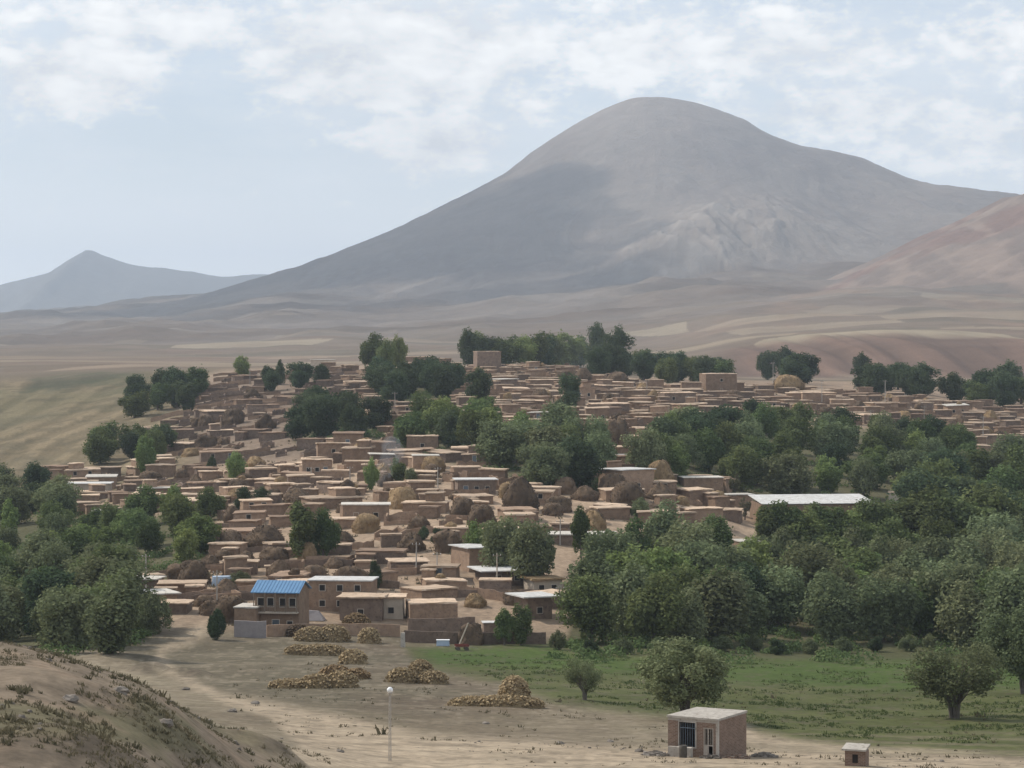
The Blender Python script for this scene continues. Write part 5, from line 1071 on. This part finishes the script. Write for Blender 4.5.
# earth banks and boulders beside the lane
def boulders():
    lab = ['dark boulder', 'pale boulder', 'brown boulder']
    for i, (px, py, s) in enumerate(((560, 744, .35), (640, 752, .4), (486, 724, .35), (610, 742, .3), (232, 712, .5), (255, 704, .45), (186, 690, .5), (340, 752, .3), (70, 700, .4), (165, 724, .4), (120, 692, .4))):
        x, y = at(px, py); r = random.Random(i); mb = MB(); mb.ball((0, 0, .15*s), s, 9, 6, .6); mb.v = [(a+r.uniform(-.16, .16)*s, b+r.uniform(-.16, .16)*s, c+r.uniform(-.12, .12)*s) for a, b, c in mb.v]
        o = mb.build('boulder', M['stone'], None, (x, y, h1(x, y)-.12*s)); tag(o, None, 'boulder', 'boulders scattered on the near slope'); THINGS.append(dict(o=o, word='boulder', look='grey-brown boulder', px=px, py=py, label=None))
boulders()
# ------------------------------------------------------------------ ground cover nobody could count
def scatter_tufts():
    g = np.random.default_rng(3)
    def tufts(name, n, px0, px1, d0, d1, size, m, test=None, label=None, blades=7):
        d = np.exp(g.uniform(math.log(d0*S), math.log(d1*S), n)); px = g.uniform(px0, px1, n); x = (px-512)/F*d; z = H(x, d); py = HY-z/d*F
        k = np.ones(n, bool) if test is None else test(px, py, x, d); x, d, z, px = x[k], d[k], z[k], px[k]; n = len(x)
        c = np.repeat(np.stack([x, d, z], 1), blades, 0); nb = len(c); s = np.repeat(size*g.lognormal(0, .4, n), blades)[:, None]
        off = g.normal(size=(nb, 3))*np.array([.45, .45, 0])*s; up = np.stack([g.normal(0, .5, nb), g.normal(0, .5, nb), np.ones(nb)], 1); up /= np.linalg.norm(up, axis=1, keepdims=True)
        t = np.cross(up, g.normal(size=(nb, 3))); t /= np.linalg.norm(t, axis=1, keepdims=True); b = c+off-np.array([0, 0, .03])
        w = s*.16; L_ = s*g.uniform(.5, 1.1, nb)[:, None]
        v = np.stack([b-t*w, b+t*w, b+up*L_+t*w*.35, b+up*L_-t*w*.35], 1).reshape(-1, 3); q = np.repeat(g.random(nb), 4)
        o = link(name, mesh_np(name, v, np.arange(4*nb).reshape(-1, 4), M[m], attr={'leaf': np.stack([q, q, q], 1)})); tag(o, label, None, None, 'stuff')
    tufts('dry_grass', 15000, -40, 330, 43, 92, .12, 'leaf_dry', lambda px, py, x, d: fbm(x/3, d/3, 3, 7) > .05, 'dry grass tufts on the near slope')
    tufts('low_scrub', 1500, -40, 300, 43, 88, .17, 'leaf_scrub', lambda px, py, x, d: fbm(x/5, d/5, 3, 99) > .02, 'dark low scrub on the near slope', 16)
    tufts('meadow_grass', 30000, 420, 1060, 112, 215, .17, 'leaf_meadow', lambda px, py, x, d: (fbm(x/5, d/5, 3, 17) > .08) & (sdf(px, py, [(440, 655), (1060, 655), (1060, 748), (800, 736), (742, 722), (600, 708), (520, 688)]) > 0), 'longer grass tufts across the meadow')
    tufts('field_stubble', 5000, 230, 1000, 98, 190, .16, 'leaf_dry', lambda px, py, x, d: fbm(x/6, d/6, 3, 27) > .18, 'dry stubble and weeds along the track')
    tufts('village_weeds', 9000, 110, 1040, 226, 620, .5, 'leaf_scrub', lambda px, py, x, d: (sdf(px, HY-H(x, d)/d*F, VIL) > 0) & (fbm(x/9, d/9, 3, 47) > .05), 'weeds and brush between the mud houses', 9)
    V, Q = [], []; k_ = 0
    for poly, n in zip(FLOORS, (620, 260, 120, 90)):
        xs = [max(-60, min(1085, p[0])) for p in poly]; ys = [p[1] for p in poly]; m = 0; tries = 0
        while m < n and tries < n*8:
            tries += 1; px, py = g.uniform(min(xs), max(xs)), g.uniform(min(ys), max(ys))
            if not inside_poly(px, py, poly): continue
            x, y = at(px, py)
            if any(abs(x-a) < w/2+1.5 and abs(y-b) < d_/2+1.5 for a, b, _, w, d_ in HOUSES): continue
            z = h1(x, y); s = g.uniform(.9, 2.1); nl = 110; dd = g.normal(size=(nl, 3)); dd /= np.linalg.norm(dd, axis=1, keepdims=True); dd[:, 2] = np.abs(dd[:, 2]); cc = np.array([x, y, z])+dd*s*g.uniform(.6, 1.05, (nl, 1))*np.array([1.3, 1.3, .95])
            nr = dd+g.normal(size=(nl, 3))*.5; nr /= np.linalg.norm(nr, axis=1, keepdims=True); t = np.cross(nr, g.normal(size=(nl, 3))); t /= np.linalg.norm(t, axis=1, keepdims=True); b = np.cross(nr, t); ls = g.uniform(.16, .34, (nl, 1))
            V.append(np.stack([cc-t*ls, cc-b*ls*.6, cc+t*ls, cc+b*ls*.6], 1).reshape(-1, 3)); Q.append(np.repeat(np.clip(g.normal(.5, .2, nl)+g.normal(0, .15), 0, 1), 4)); m += 1
    V = np.concatenate(V); Q = np.concatenate(Q); o = link('undergrowth', mesh_np('undergrowth', V, np.arange(len(V)).reshape(-1, 4), M['leaf_green'], attr={'leaf': np.stack([Q, Q, Q], 1)})); tag(o, 'dense undergrowth below the forest trees', None, None, 'stuff')
    # loose stones
    n = 2600; d = np.exp(g.uniform(math.log(44*S), math.log(135*S), n)); px = g.uniform(-30, 1050, n); x = (px-512)/F*d; k = (fbm(x/6, d/6, 3, 37) > .12) & (d < 112*S); x, d = x[k], d[k]; z = H(x, d); n = len(x)
    base = np.array([(-1, -1, -.4), (1, -1, -.4), (1, 1, -.4), (-1, 1, -.4), (-.6, -.6, .6), (.7, -.5, .7), (.5, .7, .5), (-.6, .6, .65)]); s = g.lognormal(-2.6, .45, n)
    v = (base[None]*s[:, None, None]+g.normal(size=(n, 8, 3))*s[:, None, None]*.18)+np.stack([x, d, z], 1)[:, None]; f = np.array([(3, 2, 1, 0), (4, 5, 6, 7), (0, 1, 5, 4), (1, 2, 6, 5), (2, 3, 7, 6), (3, 0, 4, 7)])
    o = link('gravel', mesh_np('gravel', v.reshape(-1, 3), (f[None]+np.arange(n)[:, None, None]*8).reshape(-1, 4), M['stone'])); tag(o, 'loose stones on the near slope and track', None, None, 'stuff')
M['leaf_scrub'] = leaf_mat('scrub_leaves', (.11, .10, .065), (.17, .155, .10)); M['leaf_meadow'] = leaf_mat('meadow_blades', (.06, .085, .03), (.13, .15, .065))
scatter_tufts()
# ------------------------------------------------------------------ labels: nearest landmark, direction and rank
def write_labels():
    todo = [t for t in THINGS if not t['label']]
    ordw = ['nearest', 'second', 'third', 'fourth', 'fifth', 'sixth', 'seventh', 'eighth', 'ninth', 'tenth', '11th', '12th', '13th', '14th', '15th']
    names = ['right of', 'below right of', 'below', 'below left of', 'left of', 'above left of', 'above', 'above right of']
    table = {}
    for t in todo:
        t['c'] = []
        for (ph, lx, ly) in LANDMARKS:
            dx, dy = t['px']-lx, (t['py']-ly)*1.4; r = math.hypot(dx, dy); s = names[int(round(math.atan2(dy, dx)/(math.pi/4))) % 8]
            t['c'].append((r, ph, s)); table.setdefault((t['look'], ph, s), []).append(r)
    for k in table: table[k].sort()
    used = set()
    for t in sorted(todo, key=lambda t: min(q[0] for q in t['c'])):
        best = min(sorted(t['c'])[:9], key=lambda q: table[(t['look'], q[1], q[2])].index(q[0])*45+q[0]); L_ = table[(t['look'], best[1], best[2])]; i = L_.index(best[0])
        w = ordw[i] if i < len(ordw) else '%dth' % (i+1)
        t['o']['label'] = '%s, %s one %s %s' % (t['look'], w, best[2], best[1]) if len(L_) > 1 else '%s %s %s' % (t['look'], best[2], best[1])
        if len(t['o']['label'].split()) > 16: t['o']['label'] = t['o']['label'].replace(' one ', ' ')
write_labels()
